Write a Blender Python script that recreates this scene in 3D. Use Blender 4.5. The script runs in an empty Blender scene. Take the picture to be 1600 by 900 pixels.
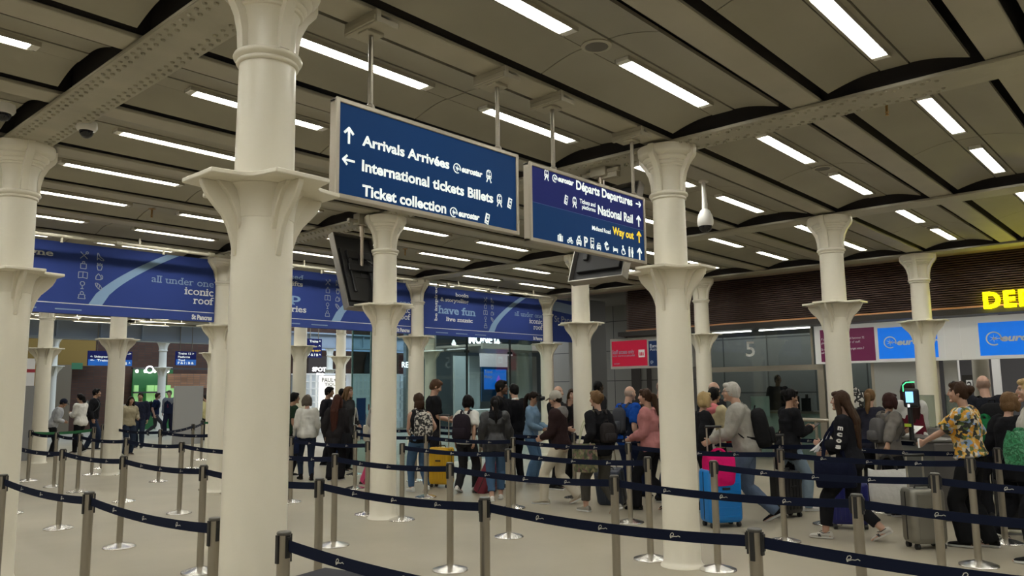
import bpy, bmesh, math, random
import numpy as np
from math import sin, cos, pi, radians, sqrt, atan2
from mathutils import Vector, Matrix, Euler, noise
random.seed(7)
SC = bpy.context.scene
COL = SC.collection
S = 4.47                                    # column grid of the hall, metres

# ------------------------------------------------------------------ camera
FPX = 1216.76
CAM = np.array([-2.2766, -3.9174, 1.6719])
YAW, PIT, ROL = radians(41.8392), radians(7.4035), radians(-0.6757)
_f = np.array([cos(PIT)*cos(YAW), cos(PIT)*sin(YAW), sin(PIT)])
_r0 = np.array([sin(YAW), -cos(YAW), 0.0]); _u0 = np.cross(_r0, _f)
_r = cos(ROL)*_r0 + sin(ROL)*_u0; _u = np.cross(_r, _f)
cd = bpy.data.cameras.new('camera'); cam = bpy.data.objects.new('camera', cd); COL.objects.link(cam)
cd.sensor_width = 36.0; cd.lens = 36.0*FPX/1600.0; cd.clip_end = 200; cd.clip_start = .05
cam.matrix_world = Matrix(((_r[0], _u[0], -_f[0], CAM[0]), (_r[1], _u[1], -_f[1], CAM[1]), (_r[2], _u[2], -_f[2], CAM[2]), (0, 0, 0, 1)))
SC.camera = cam
def _ray(x, y): return (x-800)/FPX*_r-(y-450)/FPX*_u+_f
def atZ(x, y, z):
    d = _ray(x, y); return Vector(CAM+d*((z-CAM[2])/d[2]))
def atX(x, y, v):
    d = _ray(x, y); return Vector(CAM+d*((v-CAM[0])/d[0]))
def atY(x, y, v):
    d = _ray(x, y); return Vector(CAM+d*((v-CAM[1])/d[1]))
def atd(x, d):
    v = CAM+_ray(x, 612)*d; return (float(v[0]), float(v[1]))
def proj(P):
    d = np.array(P)-CAM; z = d@_f
    return (800+FPX*(d@_r)/z, 450-FPX*(d@_u)/z, z)

# ------------------------------------------------------------------ light, world, exposure
W = bpy.data.worlds.new('world'); SC.world = W; W.use_nodes = True
W.node_tree.nodes['Background'].inputs[0].default_value = (.75, .8, .9, 1)
W.node_tree.nodes['Background'].inputs[1].default_value = .05
SC.view_settings.view_transform = 'Standard'; SC.view_settings.look = 'None'
SC.view_settings.gamma = 1; SC.view_settings.use_curve_mapping = False
SC.view_settings.exposure = 0.0
LAMP_W = 30.0           # emission strength of the strip lamp diffusers
def area(name, loc, size, power, col, rot=(0, 0, 0)):
    l = bpy.data.lights.new(name, 'AREA'); l.shape = 'RECTANGLE'; l.size, l.size_y = size
    l.energy = power; l.color = col
    o = bpy.data.objects.new(name, l); COL.objects.link(o); o.location = loc; o.rotation_euler = rot
    return o
# daylight falling through the open arcade beyond the undercroft, fill lights added over shop and booth, and the lit hall behind the gates
area('arcade_daylight', (18, 29.0, 10.5), (26, 9), 3000, (.62, .78, 1.0))
area('arcade_front_daylight', (22.5, 24.95, 6.8), (11, 1.2), 420, (.60, .76, 1.0), (radians(33), 0, 0))
area('shop_fill_light', (18.5, 16.0, 4.15), (8, 6), 600, (.88, .95, 1.0))  # fill light added to brighten the shop interior
area('booth_fill_light', (17.2, 2.5, 4.15), (2.5, 9), 190, (1, .98, .93))  # fill light added so the booth and its clerk show
area('gate_hall_rear_light', (22, -2, 4.15), (5, 8), 220, (1, .96, .9))

# ------------------------------------------------------------------ materials
MATS = {}
def mat(name, col, rough=.6, metal=0.0, emit=None, es=0.0, bump=None, var=None, spec=.5, trans=0.0, alpha=1.0, coat=0.0):
    if name in MATS: return MATS[name]
    m = bpy.data.materials.new(name); m.use_nodes = True; nt = m.node_tree; b = nt.nodes['Principled BSDF']
    c = tuple(col)+(1,)
    b.inputs['Base Color'].default_value = c; b.inputs['Roughness'].default_value = rough; b.inputs['Metallic'].default_value = metal
    b.inputs['Specular IOR Level'].default_value = spec
    if coat: b.inputs['Coat Weight'].default_value = coat; b.inputs['Coat Roughness'].default_value = .1
    if emit is not None:
        b.inputs['Emission Color'].default_value = tuple(emit)+(1,); b.inputs['Emission Strength'].default_value = es
    if trans: b.inputs['Transmission Weight'].default_value = trans
    if var or bump:
        tc = nt.nodes.new('ShaderNodeTexCoord'); mp = nt.nodes.new('ShaderNodeMapping'); nz = nt.nodes.new('ShaderNodeTexNoise')
        nt.links.new(tc.outputs['Object'], mp.inputs[0]); nt.links.new(mp.outputs[0], nz.inputs['Vector'])
        nz.inputs['Detail'].default_value = 5; nz.inputs['Scale'].default_value = (var or bump)[0]
        if var:
            cr = nt.nodes.new('ShaderNodeValToRGB'); nt.links.new(nz.outputs['Fac'], cr.inputs[0])
            k = var[1]
            cr.color_ramp.elements[0].position = .3; cr.color_ramp.elements[1].position = .7
            cr.color_ramp.elements[0].color = tuple(max(0, x*(1-k)) for x in col)+(1,)
            cr.color_ramp.elements[1].color = tuple(min(1, x*(1+k)) for x in col)+(1,)
            nt.links.new(cr.outputs[0], b.inputs['Base Color'])
        if bump:
            n2 = nz
            if var:
                n2 = nt.nodes.new('ShaderNodeTexNoise'); n2.inputs['Scale'].default_value = bump[0]; n2.inputs['Detail'].default_value = 6
                nt.links.new(tc.outputs['Object'], n2.inputs['Vector'])
            bp = nt.nodes.new('ShaderNodeBump'); bp.inputs['Strength'].default_value = bump[1]; bp.inputs['Distance'].default_value = .02
            nt.links.new(n2.outputs['Fac'], bp.inputs['Height']); nt.links.new(bp.outputs[0], b.inputs['Normal'])
    MATS[name] = m; return m
def pattern(name, cols, scale=20, kind='VORONOI', rough=.8):
    """printed cloth: several colours scattered in blotches"""
    if name in MATS: return MATS[name]
    m = bpy.data.materials.new(name); m.use_nodes = True; nt = m.node_tree; b = nt.nodes['Principled BSDF']; b.inputs['Roughness'].default_value = rough
    tc = nt.nodes.new('ShaderNodeTexCoord'); cr = nt.nodes.new('ShaderNodeValToRGB'); cr.color_ramp.interpolation = 'CONSTANT'
    nzw = nt.nodes.new('ShaderNodeTexNoise'); nzw.inputs['Scale'].default_value = scale*.8
    mx = nt.nodes.new('ShaderNodeMixRGB'); mx.blend_type = 'ADD'; mx.inputs[0].default_value = .06
    nt.links.new(tc.outputs['Object'], nzw.inputs['Vector']); nt.links.new(tc.outputs['Object'], mx.inputs[1]); nt.links.new(nzw.outputs['Color'], mx.inputs[2])
    if kind == 'VORONOI':
        v = nt.nodes.new('ShaderNodeTexVoronoi'); v.inputs['Scale'].default_value = scale; nt.links.new(mx.outputs[0], v.inputs['Vector'])
        sp = nt.nodes.new('ShaderNodeSeparateColor'); nt.links.new(v.outputs['Color'], sp.inputs[0]); nt.links.new(sp.outputs[0], cr.inputs[0])
    else:
        v = nt.nodes.new('ShaderNodeTexNoise'); v.inputs['Scale'].default_value = scale; v.inputs['Detail'].default_value = 2
        nt.links.new(mx.outputs[0], v.inputs['Vector'])
        mr = nt.nodes.new('ShaderNodeMapRange'); mr.inputs[1].default_value = .3; mr.inputs[2].default_value = .7
        nt.links.new(v.outputs['Fac'], mr.inputs[0]); nt.links.new(mr.outputs[0], cr.inputs[0])
    el = cr.color_ramp.elements
    while len(el) < len(cols): el.new(.5)
    for i, c in enumerate(cols): el[i].position = i/len(cols); el[i].color = tuple(c)+(1,)
    nt.links.new(cr.outputs[0], b.inputs['Base Color'])
    MATS[name] = m; return m
def grid_mat(name, cell, line, sx, sz, width=.1, rough=.7, axis=('X', 'Z'), off=.0):
    """bricks / panels"""
    if name in MATS: return MATS[name]
    m = bpy.data.materials.new(name); m.use_nodes = True; nt = m.node_tree; b = nt.nodes['Principled BSDF']; b.inputs['Roughness'].default_value = rough
    tc = nt.nodes.new('ShaderNodeTexCoord'); sp = nt.nodes.new('ShaderNodeSeparateXYZ'); cb = nt.nodes.new('ShaderNodeCombineXYZ')
    nt.links.new(tc.outputs['Object'], sp.inputs[0]); nt.links.new(sp.outputs[axis[0]], cb.inputs['X']); nt.links.new(sp.outputs[axis[1]], cb.inputs['Y'])
    br = nt.nodes.new('ShaderNodeTexBrick'); br.offset = off; br.inputs['Scale'].default_value = 1; br.inputs['Brick Width'].default_value = sx; br.inputs['Row Height'].default_value = sz
    br.inputs['Mortar Size'].default_value = width; br.inputs['Color1'].default_value = tuple(cell)+(1,); br.inputs['Color2'].default_value = tuple(x*.72 for x in cell)+(1,)
    br.inputs['Mortar'].default_value = tuple(line)+(1,)
    nt.links.new(cb.outputs[0], br.inputs['Vector']); nt.links.new(br.outputs['Color'], b.inputs['Base Color'])
    MATS[name] = m; return m
def glass(name, col=(.8, .92, .9), refl=.12):
    if name in MATS: return MATS[name]
    m = bpy.data.materials.new(name); m.use_nodes = True; nt = m.node_tree; nt.nodes.remove(nt.nodes['Principled BSDF'])
    t = nt.nodes.new('ShaderNodeBsdfTransparent'); t.inputs[0].default_value = tuple(col)+(1,)
    g = nt.nodes.new('ShaderNodeBsdfGlossy'); g.inputs['Roughness'].default_value = .03
    lw = nt.nodes.new('ShaderNodeLayerWeight'); lw.inputs['Blend'].default_value = .35
    ml = nt.nodes.new('ShaderNodeMath'); ml.operation = 'MULTIPLY_ADD'; ml.inputs[1].default_value = .20; ml.inputs[2].default_value = refl*.12
    mx = nt.nodes.new('ShaderNodeMixShader'); nt.links.new(lw.outputs['Fresnel'], ml.inputs[0]); nt.links.new(ml.outputs[0], mx.inputs[0])
    nt.links.new(t.outputs[0], mx.inputs[1]); nt.links.new(g.outputs[0], mx.inputs[2]); nt.links.new(mx.outputs[0], nt.nodes['Material Output'].inputs[0])
    MATS[name] = m; return m

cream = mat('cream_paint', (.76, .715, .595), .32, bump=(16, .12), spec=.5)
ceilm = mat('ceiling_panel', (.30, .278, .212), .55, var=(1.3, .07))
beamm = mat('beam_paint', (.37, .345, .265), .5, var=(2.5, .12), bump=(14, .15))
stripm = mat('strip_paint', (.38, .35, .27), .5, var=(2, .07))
voidm = mat('ceiling_void', (.040, .034, .031), .9)
floorm = mat('floor_terrazzo', (.335, .30, .225), .42, var=(.7, .10), bump=(60, .03), spec=.25)
steel = mat('brushed_steel', (.37, .335, .275), .38, .85)
chrome = mat('polished_steel', (.72, .70, .66), .25, 1.0)
alum = mat('aluminium', (.44, .40, .33), .38, .75)
black = mat('black_plastic', (.012, .012, .013), .4)
tapem = mat('tape_navy', (.006, .009, .024), .8, spec=.12)
tapew = mat('tape_print', (.55, .53, .46), .7)
tapeg = mat('tape_green', (.02, .14, .05), .7)
lampe = mat('lamp_diffuser', (1, 1, 1), .5, emit=(.96, .955, .895), es=LAMP_W)
lampcap = mat('lamp_cap', (.7, .68, .62), .3)
whitep = mat('white_plastic', (.75, .73, .68), .4)
signblue = mat('sign_blue', (.006, .030, .10), .6, emit=(.006, .036, .12), es=.40, spec=.08)
signpurp = mat('sign_indigo', (.012, .016, .09), .6, emit=(.012, .018, .12), es=.40, spec=.08)
signw = mat('sign_white', (.85, .9, .88), .4, emit=(.85, .95, .92), es=.55)
signy = mat('sign_yellow', (.9, .62, .02), .4, emit=(1, .68, .02), es=.5)
bannerm = mat('banner_blue', (.040, .070, .285), .7, spec=.12)
bannerm2 = mat('banner_blue_foot', (.050, .082, .31), .7, spec=.12)
bwhite = mat('banner_white', (.8, .82, .84), .5)
bgrey = mat('banner_grey', (.35, .40, .50), .5)
blight = mat('banner_sky', (.27, .43, .66), .5)
bsky2 = mat('banner_pale', (.25, .36, .55), .5)

# ------------------------------------------------------------------ mesh helpers
class MB:
    def __init__(s): s.v = []; s.f = []; s.m = []; s.cur = 0
    def add(s, vs, fs, mi=None):
        n = len(s.v); s.v.extend([tuple(v) for v in vs]); mi = s.cur if mi is None else mi
        for f in fs: s.f.append([i+n for i in f]); s.m.append(mi)
    def box(s, a, b, mi=None, M=None):
        x0, y0, z0 = a; x1, y1, z1 = b
        vs = [Vector(p) for p in ((x0, y0, z0), (x1, y0, z0), (x1, y1, z0), (x0, y1, z0), (x0, y0, z1), (x1, y0, z1), (x1, y1, z1), (x0, y1, z1))]
        if M: vs = [M@v for v in vs]
        s.add(vs, [(0, 3, 2, 1), (4, 5, 6, 7), (0, 1, 5, 4), (1, 2, 6, 5), (2, 3, 7, 6), (3, 0, 4, 7)], mi)
    def loft(s, rings, mi=None, cap=True, close=True):
        n = len(rings[0]); vs = [p for r in rings for p in r]; fs = []
        for i in range(len(rings)-1):
            for j in range(n if close else n-1):
                k = (j+1) % n; fs.append((i*n+j, i*n+k, (i+1)*n+k, (i+1)*n+j))
        if cap: fs.append(tuple(range(n-1, -1, -1))); fs.append(tuple((len(rings)-1)*n+j for j in range(n)))
        s.add(vs, fs, mi)
    def lathe(s, prof, c=(0, 0, 0), n=24, mi=None, M=None):
        rings = []
        for r, z in prof:
            ring = [Vector((c[0]+r*cos(2*pi*j/n), c[1]+r*sin(2*pi*j/n), c[2]+z)) for j in range(n)]
            rings.append([M@p for p in ring] if M else ring)
        s.loft(rings, mi)
    def tube(s, pts, rad, n=10, mi=None, ref=(0, 1, 0), round_cap=False):
        pts = [Vector(p) for p in pts]; k = len(pts)
        if not isinstance(rad, (list, tuple)): rad = [rad]*k
        rad = [(r, r) if not isinstance(r, (list, tuple)) else r for r in rad]
        ref = Vector(ref); rings = []; T = []
        for i in range(k): T.append((pts[min(i+1, k-1)]-pts[max(i-1, 0)]).normalized())
        P, Rr, TT = list(pts), list(rad), list(T)
        if round_cap:
            a0 = [(pts[0]-T[0]*(max(rad[0])*sin(q)), (rad[0][0]*cos(q), rad[0][1]*cos(q)), T[0]) for q in (1.3, .9, .45)]
            a1 = [(pts[-1]+T[-1]*(max(rad[-1])*sin(q)), (rad[-1][0]*cos(q), rad[-1][1]*cos(q)), T[-1]) for q in (.45, .9, 1.3)]
            seq = a0+list(zip(P, Rr, TT))+a1
        else: seq = list(zip(P, Rr, TT))
        for p, (a, b), t in seq:
            e1 = ref-t*ref.dot(t)
            if e1.length < 1e-3: e1 = Vector((1, 0, 0))-t*t.x
            e1.normalize(); e2 = t.cross(e1)          # a along e2 (side), b along e1 (ref)
            rings.append([p+e2*(a*cos(2*pi*j/n))+e1*(b*sin(2*pi*j/n)) for j in range(n)])
        s.loft(rings, mi)
    def ell(s, c, r, n=14, m=9, mi=None, M=None):
        c = Vector(c); rings = []
        for i in range(m):
            th = -pi/2+pi*(i+.5)/m
            ring = [Vector((c.x+r[0]*cos(th)*cos(2*pi*j/n), c.y+r[1]*cos(th)*sin(2*pi*j/n), c.z+r[2]*sin(th))) for j in range(n)]
            rings.append([M@p for p in ring] if M else ring)
        s.loft(rings, mi)
    def poly(s, pts, O, U, V, N, th=.002, mi=None):
        """flat polygon with slight thickness in the frame O + x U + y V, raised th along N"""
        a = [O+U*x+V*y for x, y in pts]; b = [p+N*th for p in a]; n = len(a)
        s.add(a+b, [tuple(range(n, 2*n))]+[(i, (i+1) % n, n+(i+1) % n, n+i) for i in range(n)], mi)
    def mesh(s, name, mats, smooth=None):
        me = bpy.data.meshes.new(name); me.from_pydata(s.v, [], s.f)
        for m in (mats if isinstance(mats, (list, tuple)) else [mats]): me.materials.append(m)
        me.polygons.foreach_set('material_index', s.m)
        bm = bmesh.new(); bm.from_mesh(me); bmesh.ops.recalc_face_normals(bm, faces=bm.faces); bm.to_mesh(me); bm.free()
        if smooth is not None:
            me.polygons.foreach_set('use_smooth', [True]*len(me.polygons)); me.set_sharp_from_angle(angle=radians(smooth))
        me.update(); return me
    def build(s, name, mats, parent=None, smooth=None, loc=None, rot=None):
        o = bpy.data.objects.new(name, s.mesh(name, mats, smooth)); COL.objects.link(o)
        if parent: o.parent = parent
        if loc: o.location = loc
        if rot: o.rotation_euler = rot
        return o
def bevel(o, w, seg=2):
    m = o.modifiers.new('b', 'BEVEL'); m.width = w; m.segments = seg; m.limit_method = 'ANGLE'; return o
def tag(o, label, cat, group=None, kind=None):
    o['label'] = label; o['category'] = cat
    if group: o['group'] = group
    if kind: o['kind'] = kind
    return o
def thing(name, label, cat, loc=(0, 0, 0), rz=0.0, group=None):
    o = bpy.data.objects.new(name, None); COL.objects.link(o); o.empty_display_size = .1
    o.location = loc; o.rotation_euler = (0, 0, rz); return tag(o, label, cat, group)
def struct(o, label=None):
    o['kind'] = 'structure'
    if label: o['label'] = label
    return o
def dup(root, loc=None, rz=None, label=None, group=None):
    r = root.copy(); COL.objects.link(r)
    if loc is not None: r.location = loc
    if rz is not None: r.rotation_euler = (0, 0, rz)
    if label: r['label'] = label
    if group: r['group'] = group
    for ch in list(root.children):
        c = ch.copy(); COL.objects.link(c); c.parent = r
        for g in list(ch.children):
            d = g.copy(); COL.objects.link(d); d.parent = c
    return r
ORD = ['', 'first', 'second', 'third', 'fourth', 'fifth', 'sixth', 'seventh', 'eighth', 'ninth', 'tenth', 'eleventh', 'twelfth', 'thirteenth', 'fourteenth', 'fifteenth',
       'sixteenth', 'seventeenth', 'eighteenth', 'nineteenth', 'twentieth']+['%dth' % i for i in range(21, 60)]
# scratch scene in which text and remeshing are evaluated
TMP = bpy.data.scenes.new('scratch')
def evaluated(o):
    TMP.collection.objects.link(o); vl = TMP.view_layers[0]; vl.update(); dg = vl.depsgraph
    me = bpy.data.meshes.new_from_object(o.evaluated_get(dg)); TMP.collection.objects.unlink(o); return me
_tc = {}
def text_geo(s, bold=0.0, shear=0.0, space=1.0):
    k = (s, bold, shear, space)
    if k in _tc: return _tc[k]
    c = bpy.data.curves.new('t', 'FONT'); c.body = s; c.size = 1; c.offset = bold; c.shear = shear; c.space_character = space; c.resolution_u = 3
    o = bpy.data.objects.new('t', c); me = evaluated(o)
    vs = [(v.co.x, v.co.y) for v in me.vertices]; fs = [tuple(p.vertices) for p in me.polygons]
    bpy.data.objects.remove(o); bpy.data.curves.remove(c); bpy.data.meshes.remove(me)
    _tc[k] = (vs, fs); return _tc[k]
CAPH = None
def put_text(mb, s, O, U, V, N, w=None, h=.1, mi=0, bold=.02, shear=0, th=.002, space=1.0, align='L', slab=False):
    """text with its baseline start at O, cap height h, total width w (None: natural)"""
    global CAPH
    if CAPH is None:
        CAPH = max(y for _, y in text_geo('H')[0])
    vs, fs = text_geo(s, bold, shear, space)
    x0 = min(x for x, _ in vs); x1 = max(x for x, _ in vs)
    sy = h/CAPH; sx = (w/(x1-x0)) if w else sy
    sh = -(x1-x0)*sx if align == 'R' else 0
    pts = [O+U*((x-x0)*sx+sh)+V*(y*sy)+N*th for x, y in vs]
    mb.add(pts, fs, mi)
    if slab:                                  # serifs on the ends of the stems
        ed = {}
        for f in fs:
            for a, b in zip(f, f[1:]+f[:1]): ed[(a, b)] = 1
        ys = (0.0, max(y for _, y in text_geo('x', bold)[0]), max(y for _, y in text_geo('l', bold)[0]), min(y for _, y in text_geo('p', bold)[0]))
        for (a, b) in ed:
            if (b, a) in ed: continue
            (xa, ya), (xb, yb) = vs[a], vs[b]; w_ = abs(xa-xb)
            if abs(ya-yb) > .012 or not .05 < w_ < .2: continue
            k = min(range(4), key=lambda q: abs(ys[q]-ya))
            if abs(ys[k]-ya) > .04: continue
            top = k in (1, 2); xc = (xa+xb)/2; e = w_/2+.065; y0, y1 = (ya-.085, ya) if top else (ya, ya+.085)
            mb.add([O+U*((x-x0)*sx+sh)+V*(y*sy)+N*(th+.001) for x, y in ((xc-e, y0), (xc+e, y0), (xc+e, y1), (xc-e, y1))], [(0, 1, 2, 3)], mi)
# ------------------------------------------------------------------ the hall: floor, vaulted ceiling, girders
PER = S/3
mb = MB(); mb.box((-14, -14, -.2), (46, 46, 0)); struct(mb.build('floor', floorm))
X0, X1 = -3, 3          # bays in X
K0, K1 = -8, 16         # vault strips in Y
mb = MB()
def vault(xa, xb, yc):
    """arched panel over one strip: two curved shells and a flat lamp tray between fine grooves"""
    for sg in (-1, 1):
        pr = []
        for t in np.linspace(0, 1, 7):
            y = PER/2-.215-(PER/2-.215-.118)*t; pr.append((sg*y, 4.118+.082*sin(t*pi/2)))
        lo = [[Vector((x, yc+y, z)) for y, z in pr]+[Vector((x, yc+y, z+.03)) for y, z in reversed(pr)] for x in (xa, xb)]
        mb.loft(lo)
    mb.box((xa, yc-.104, 4.195), (xb, yc+.104, 4.22))
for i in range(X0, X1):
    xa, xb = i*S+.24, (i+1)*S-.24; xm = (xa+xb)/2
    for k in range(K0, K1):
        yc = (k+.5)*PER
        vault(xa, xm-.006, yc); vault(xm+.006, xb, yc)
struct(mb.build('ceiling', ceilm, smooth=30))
mb = MB(); mb.box((-14, -13, 4.5), (15, 25, 4.55)); struct(mb.build('ceiling', voidm))
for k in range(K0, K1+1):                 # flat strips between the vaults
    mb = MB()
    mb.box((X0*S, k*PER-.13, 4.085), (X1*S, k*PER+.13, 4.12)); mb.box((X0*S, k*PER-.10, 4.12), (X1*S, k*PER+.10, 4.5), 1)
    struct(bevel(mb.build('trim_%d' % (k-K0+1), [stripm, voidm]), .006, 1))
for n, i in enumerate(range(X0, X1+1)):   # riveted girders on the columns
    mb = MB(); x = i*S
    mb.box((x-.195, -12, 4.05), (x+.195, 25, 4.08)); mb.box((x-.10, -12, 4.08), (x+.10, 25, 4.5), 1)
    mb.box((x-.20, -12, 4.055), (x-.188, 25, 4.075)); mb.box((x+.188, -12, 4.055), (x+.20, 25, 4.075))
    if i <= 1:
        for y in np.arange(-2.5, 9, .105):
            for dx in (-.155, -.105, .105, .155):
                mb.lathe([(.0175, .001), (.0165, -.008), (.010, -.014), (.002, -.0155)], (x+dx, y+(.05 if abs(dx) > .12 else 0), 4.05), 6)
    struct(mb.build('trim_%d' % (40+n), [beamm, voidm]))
# plain soffit between the last girder and the slatted fascia, and beyond the vaults
mb = MB(); mb.box((X1*S+.25, -10, 4.14), (14.55, 25, 4.2)); struct(mb.build('ceiling', mat('soffit_brown', (.32, .24, .18), .5)))
mb = MB(); mb.box((14.75, -12, 4.3), (30, 21, 4.4)); struct(mb.build('ceiling', mat('soffit_dark', (.16, .15, .14), .7)))
# far beam where the undercroft opens to the arcade
mb = MB(); mb.box((-10, 26.7, 3.72), (34, 26.9, 4.32)); mb.box((-10, 26.55, 3.66), (34, 27.05, 3.74)); mb.box((-10, 26.6, 4.3), (34, 27.0, 4.36))
for x in np.arange(-9, 34, 1.5): mb.box((x, 26.62, 3.74), (x+.04, 26.7, 4.3))
struct(mb.build('trim_60', mat('arcade_beam', (.36, .40, .43), .5)))

# ------------------------------------------------------------------ iron columns
def plate_pts():
    q = [(.40, .165), (.305, .18), (.235, .20), (.20, .235), (.18, .305), (.165, .40)]; out = []
    for a in range(4):
        c, s_ = cos(a*pi/2), sin(a*pi/2)
        out += [(c*x-s_*y, s_*x+c*y) for x, y in q]
    return out
def make_column():
    t = thing('iron_column', 'column', 'column')
    mb = MB(); mb.lathe([(.205, 0), (.205, .012), (.186, .03), (.176, .06), (.174, .4), (.170, 1.6), (.163, 3.0), (.158, 3.56)], n=40); mb.build('shaft', cream, t, 50)
    mb = MB(); mb.lathe([(.155, 3.525), (.172, 3.53), (.176, 3.54), (.170, 3.552), (.176, 3.558), (.190, 3.566), (.194, 3.578), (.188, 3.592), (.168, 3.602), (.15, 3.605)], n=40); mb.build('necking_ring', cream, t, 60)
    mb = MB()
    mb.lathe([(.150, 3.60), (.152, 3.74), (.166, 3.82), (.176, 3.842), (.19, 3.846), (.195, 3.858), (.19, 3.87), (.205, 3.876), (.214, 3.892), (.208, 3.906), (.232, 3.915), (.244, 3.935), (.24, 3.95), (.275, 3.965), (.29, 3.99), (.292, 4.052)], n=40)
    prof = [(.10, 3.60), (.178, 3.60), (.184, 3.70), (.205, 3.79), (.245, 3.87), (.300, 3.935), (.312, 3.97), (.312, 4.052), (.10, 4.052)]
    for a in range(4):
        U = Vector((cos(a*pi/2), sin(a*pi/2), 0)); N = Vector((-U.y, U.x, 0))
        rings = [[U*r+N*w+Vector((0, 0, z)) for r, z in prof] for w in (-.03, .03)]
        mb.loft(rings)
    mb.build('capital', cream, t, 40)
    mb = MB(); pts = plate_pts()
    mb.loft([[Vector((x, y, z)) for x, y in pts] for z in (2.805, 2.832)])
    rib = [(.378, 2.806), (.372, 2.775), (.345, 2.725), (.30, 2.675), (.25, 2.625), (.215, 2.565), (.19, 2.49), (.172, 2.41), (.10, 2.41), (.10, 2.806)]
    for a in range(4):
        U = Vector((cos(a*pi/2), sin(a*pi/2), 0)); N = Vector((-U.y, U.x, 0))
        mb.loft([[U*r+N*w+Vector((0, 0, z)) for r, z in rib] for w in (-.017, .017)])
        mb.loft([[U*r+N*w*(1 if q else 1)+Vector((0, 0, z-(.0 if q else .02))) for r, z in ((.165, 2.55), (.19, 2.65), (.235, 2.74), (.30, 2.806), (.12, 2.806))] for q, w in ((1, -.045), (1, .045))])
    mb.lathe([(.168, 2.62), (.176, 2.70), (.195, 2.77), (.225, 2.806)], n=32)
    bevel(mb.build('bracket', cream, t, 35), .005, 1)
    return t
COLS = {(0, 0): 'thick cream iron column nearest the viewer, left of the blue arrivals sign', (0, 1): 'cream iron column cut by the left edge of the photo',
 (1, 0): 'tall cream iron column just right of the blue departures sign', (1, 1): 'cream iron column below the blue arrivals sign, in front of the tilted black screen',
 (1, 2): 'cream iron column half hidden just left of the nearest thick column', (1, 3): 'cream iron column standing behind the left blue banner, near the grey entrance panel', (1, 4): 'cream iron column behind the banner beside the white and red poster',
 (2, 0): 'cream iron column in front of the maroon notice panel', (2, 1): 'cream iron column beside the woman carrying a flowered tote', (2, 2): 'cream iron column between the two blue banners, by the man in a black shirt',
 (2, 3): 'cream iron column seen just right of the nearest thick column, beyond the banner', (2, 4): 'narrow strip of cream iron column behind the one left of the thick column',
 (2, 7): 'far bluish column behind the column by the white and red poster', (3, 0): 'cream iron column in front of the blue panel with white logo near the yellow letters', (3, 1): 'cream iron column left of the glass booth numbered 5',
 (3, 2): 'slim cream iron column at the right end of the fun and music banner', (3, 3): 'cream iron column right behind the column between the banners', (3, 4): 'far cream iron column in front of the white shop shelves',
 (3, 7): 'far bluish column beside the green shop', (4, 0): 'pale column inside the gate hall beyond the white header', (5, 7): 'far bluish column beyond the banner near the white shop sign', (6, 6): 'far bluish column seen through the glass wall'}
proto = None
for (i, j), lab in COLS.items():
    if proto is None: proto = make_column(); o = proto
    else: o = dup(proto)
    o.location = (i*S, j*S, 0); o['label'] = lab; o['group'] = 'iron columns of the hall'

# ------------------------------------------------------------------ strip lamps in the vaults
def make_lamp():
    t = thing('strip_lamp', 'lamp', 'ceiling light')
    L = .68
    mb = MB(); mb.box((-L+.06, -.053, -.002), (L-.06, .053, .012)); mb.build('diffuser', lampe, t)
    for sg in (-1, 1):
        mb = MB(); mb.box((sg*(L-.03)-.03, -.055, -.018), (sg*(L-.03)+.03, .055, .012)); mb.box((sg*(L-.03)-.008, -.057, -.02), (sg*(L-.03)+.008, .057, -.016)); mb.build('end_cap', lampcap, t)
        mb = MB(); mb.box((-L, sg*.062-.004, -.022), (L, sg*.062+.004, .014)); mb.build('trim_rail', stripm, t)
    return t
lp = make_lamp(); lp.location = (0, 0, -50); rows = {}
for k in range(K0, K1):
    for i in range(X0, X1):
        for dx in (1.25, 3.245):
            if k == K0 and i == X0 and dx < 2: pass
            x, y = i*S+dx, (k+.5)*PER
            px = proj((x, y, 4.18))
            vis = px[2] > .3 and -60 < px[0] < 1660 and -30 < px[1] < 620
            if vis: rows.setdefault(k, []).append((px[2], x, y))
            elif y < 12:
                o = dup(lp, (x, y, 4.185), None, 'recessed white strip lamp beyond the frame of the photo', 'strip lamps out of view')
rk = sorted(rows)
for n, k in enumerate(rk):
    ls = sorted(rows[k])
    for q, (d, x, y) in enumerate(ls):
        dup(lp, (x, y, 4.185), None, '%s lit strip lamp from the near end of the %s lamp row from the right' % (ORD[q+1], ORD[n+1]), 'strip lamps in the vaulted ceiling')
for x, y, lab in ((149, 502.5, 'hung strip lamp seen below the left banner, left of the second left column'), (235, 507, 'lower hung strip lamp below the left banner, before the far bluish column'), (260, 503, 'upper hung strip lamp below the left banner, near its end'), (46, 497, 'hung strip lamp at the far left below the banner edge'), (92, 494, 'short hung strip lamp below the banner between the two left columns')):
    p = atZ(x, y, 3.97); r_ = dup(lp, (p.x, p.y, 3.97), None, lab, 'hung strip lamps beyond the banner')
    for sx in (-.5, .5): mb = MB(); mb.tube([(sx, 0, .01), (sx, 0, .26)], .008, 6); mb.build('hanger', stripm, r_)
for ch in list(lp.children): bpy.data.objects.remove(ch)
bpy.data.objects.remove(lp)
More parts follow.
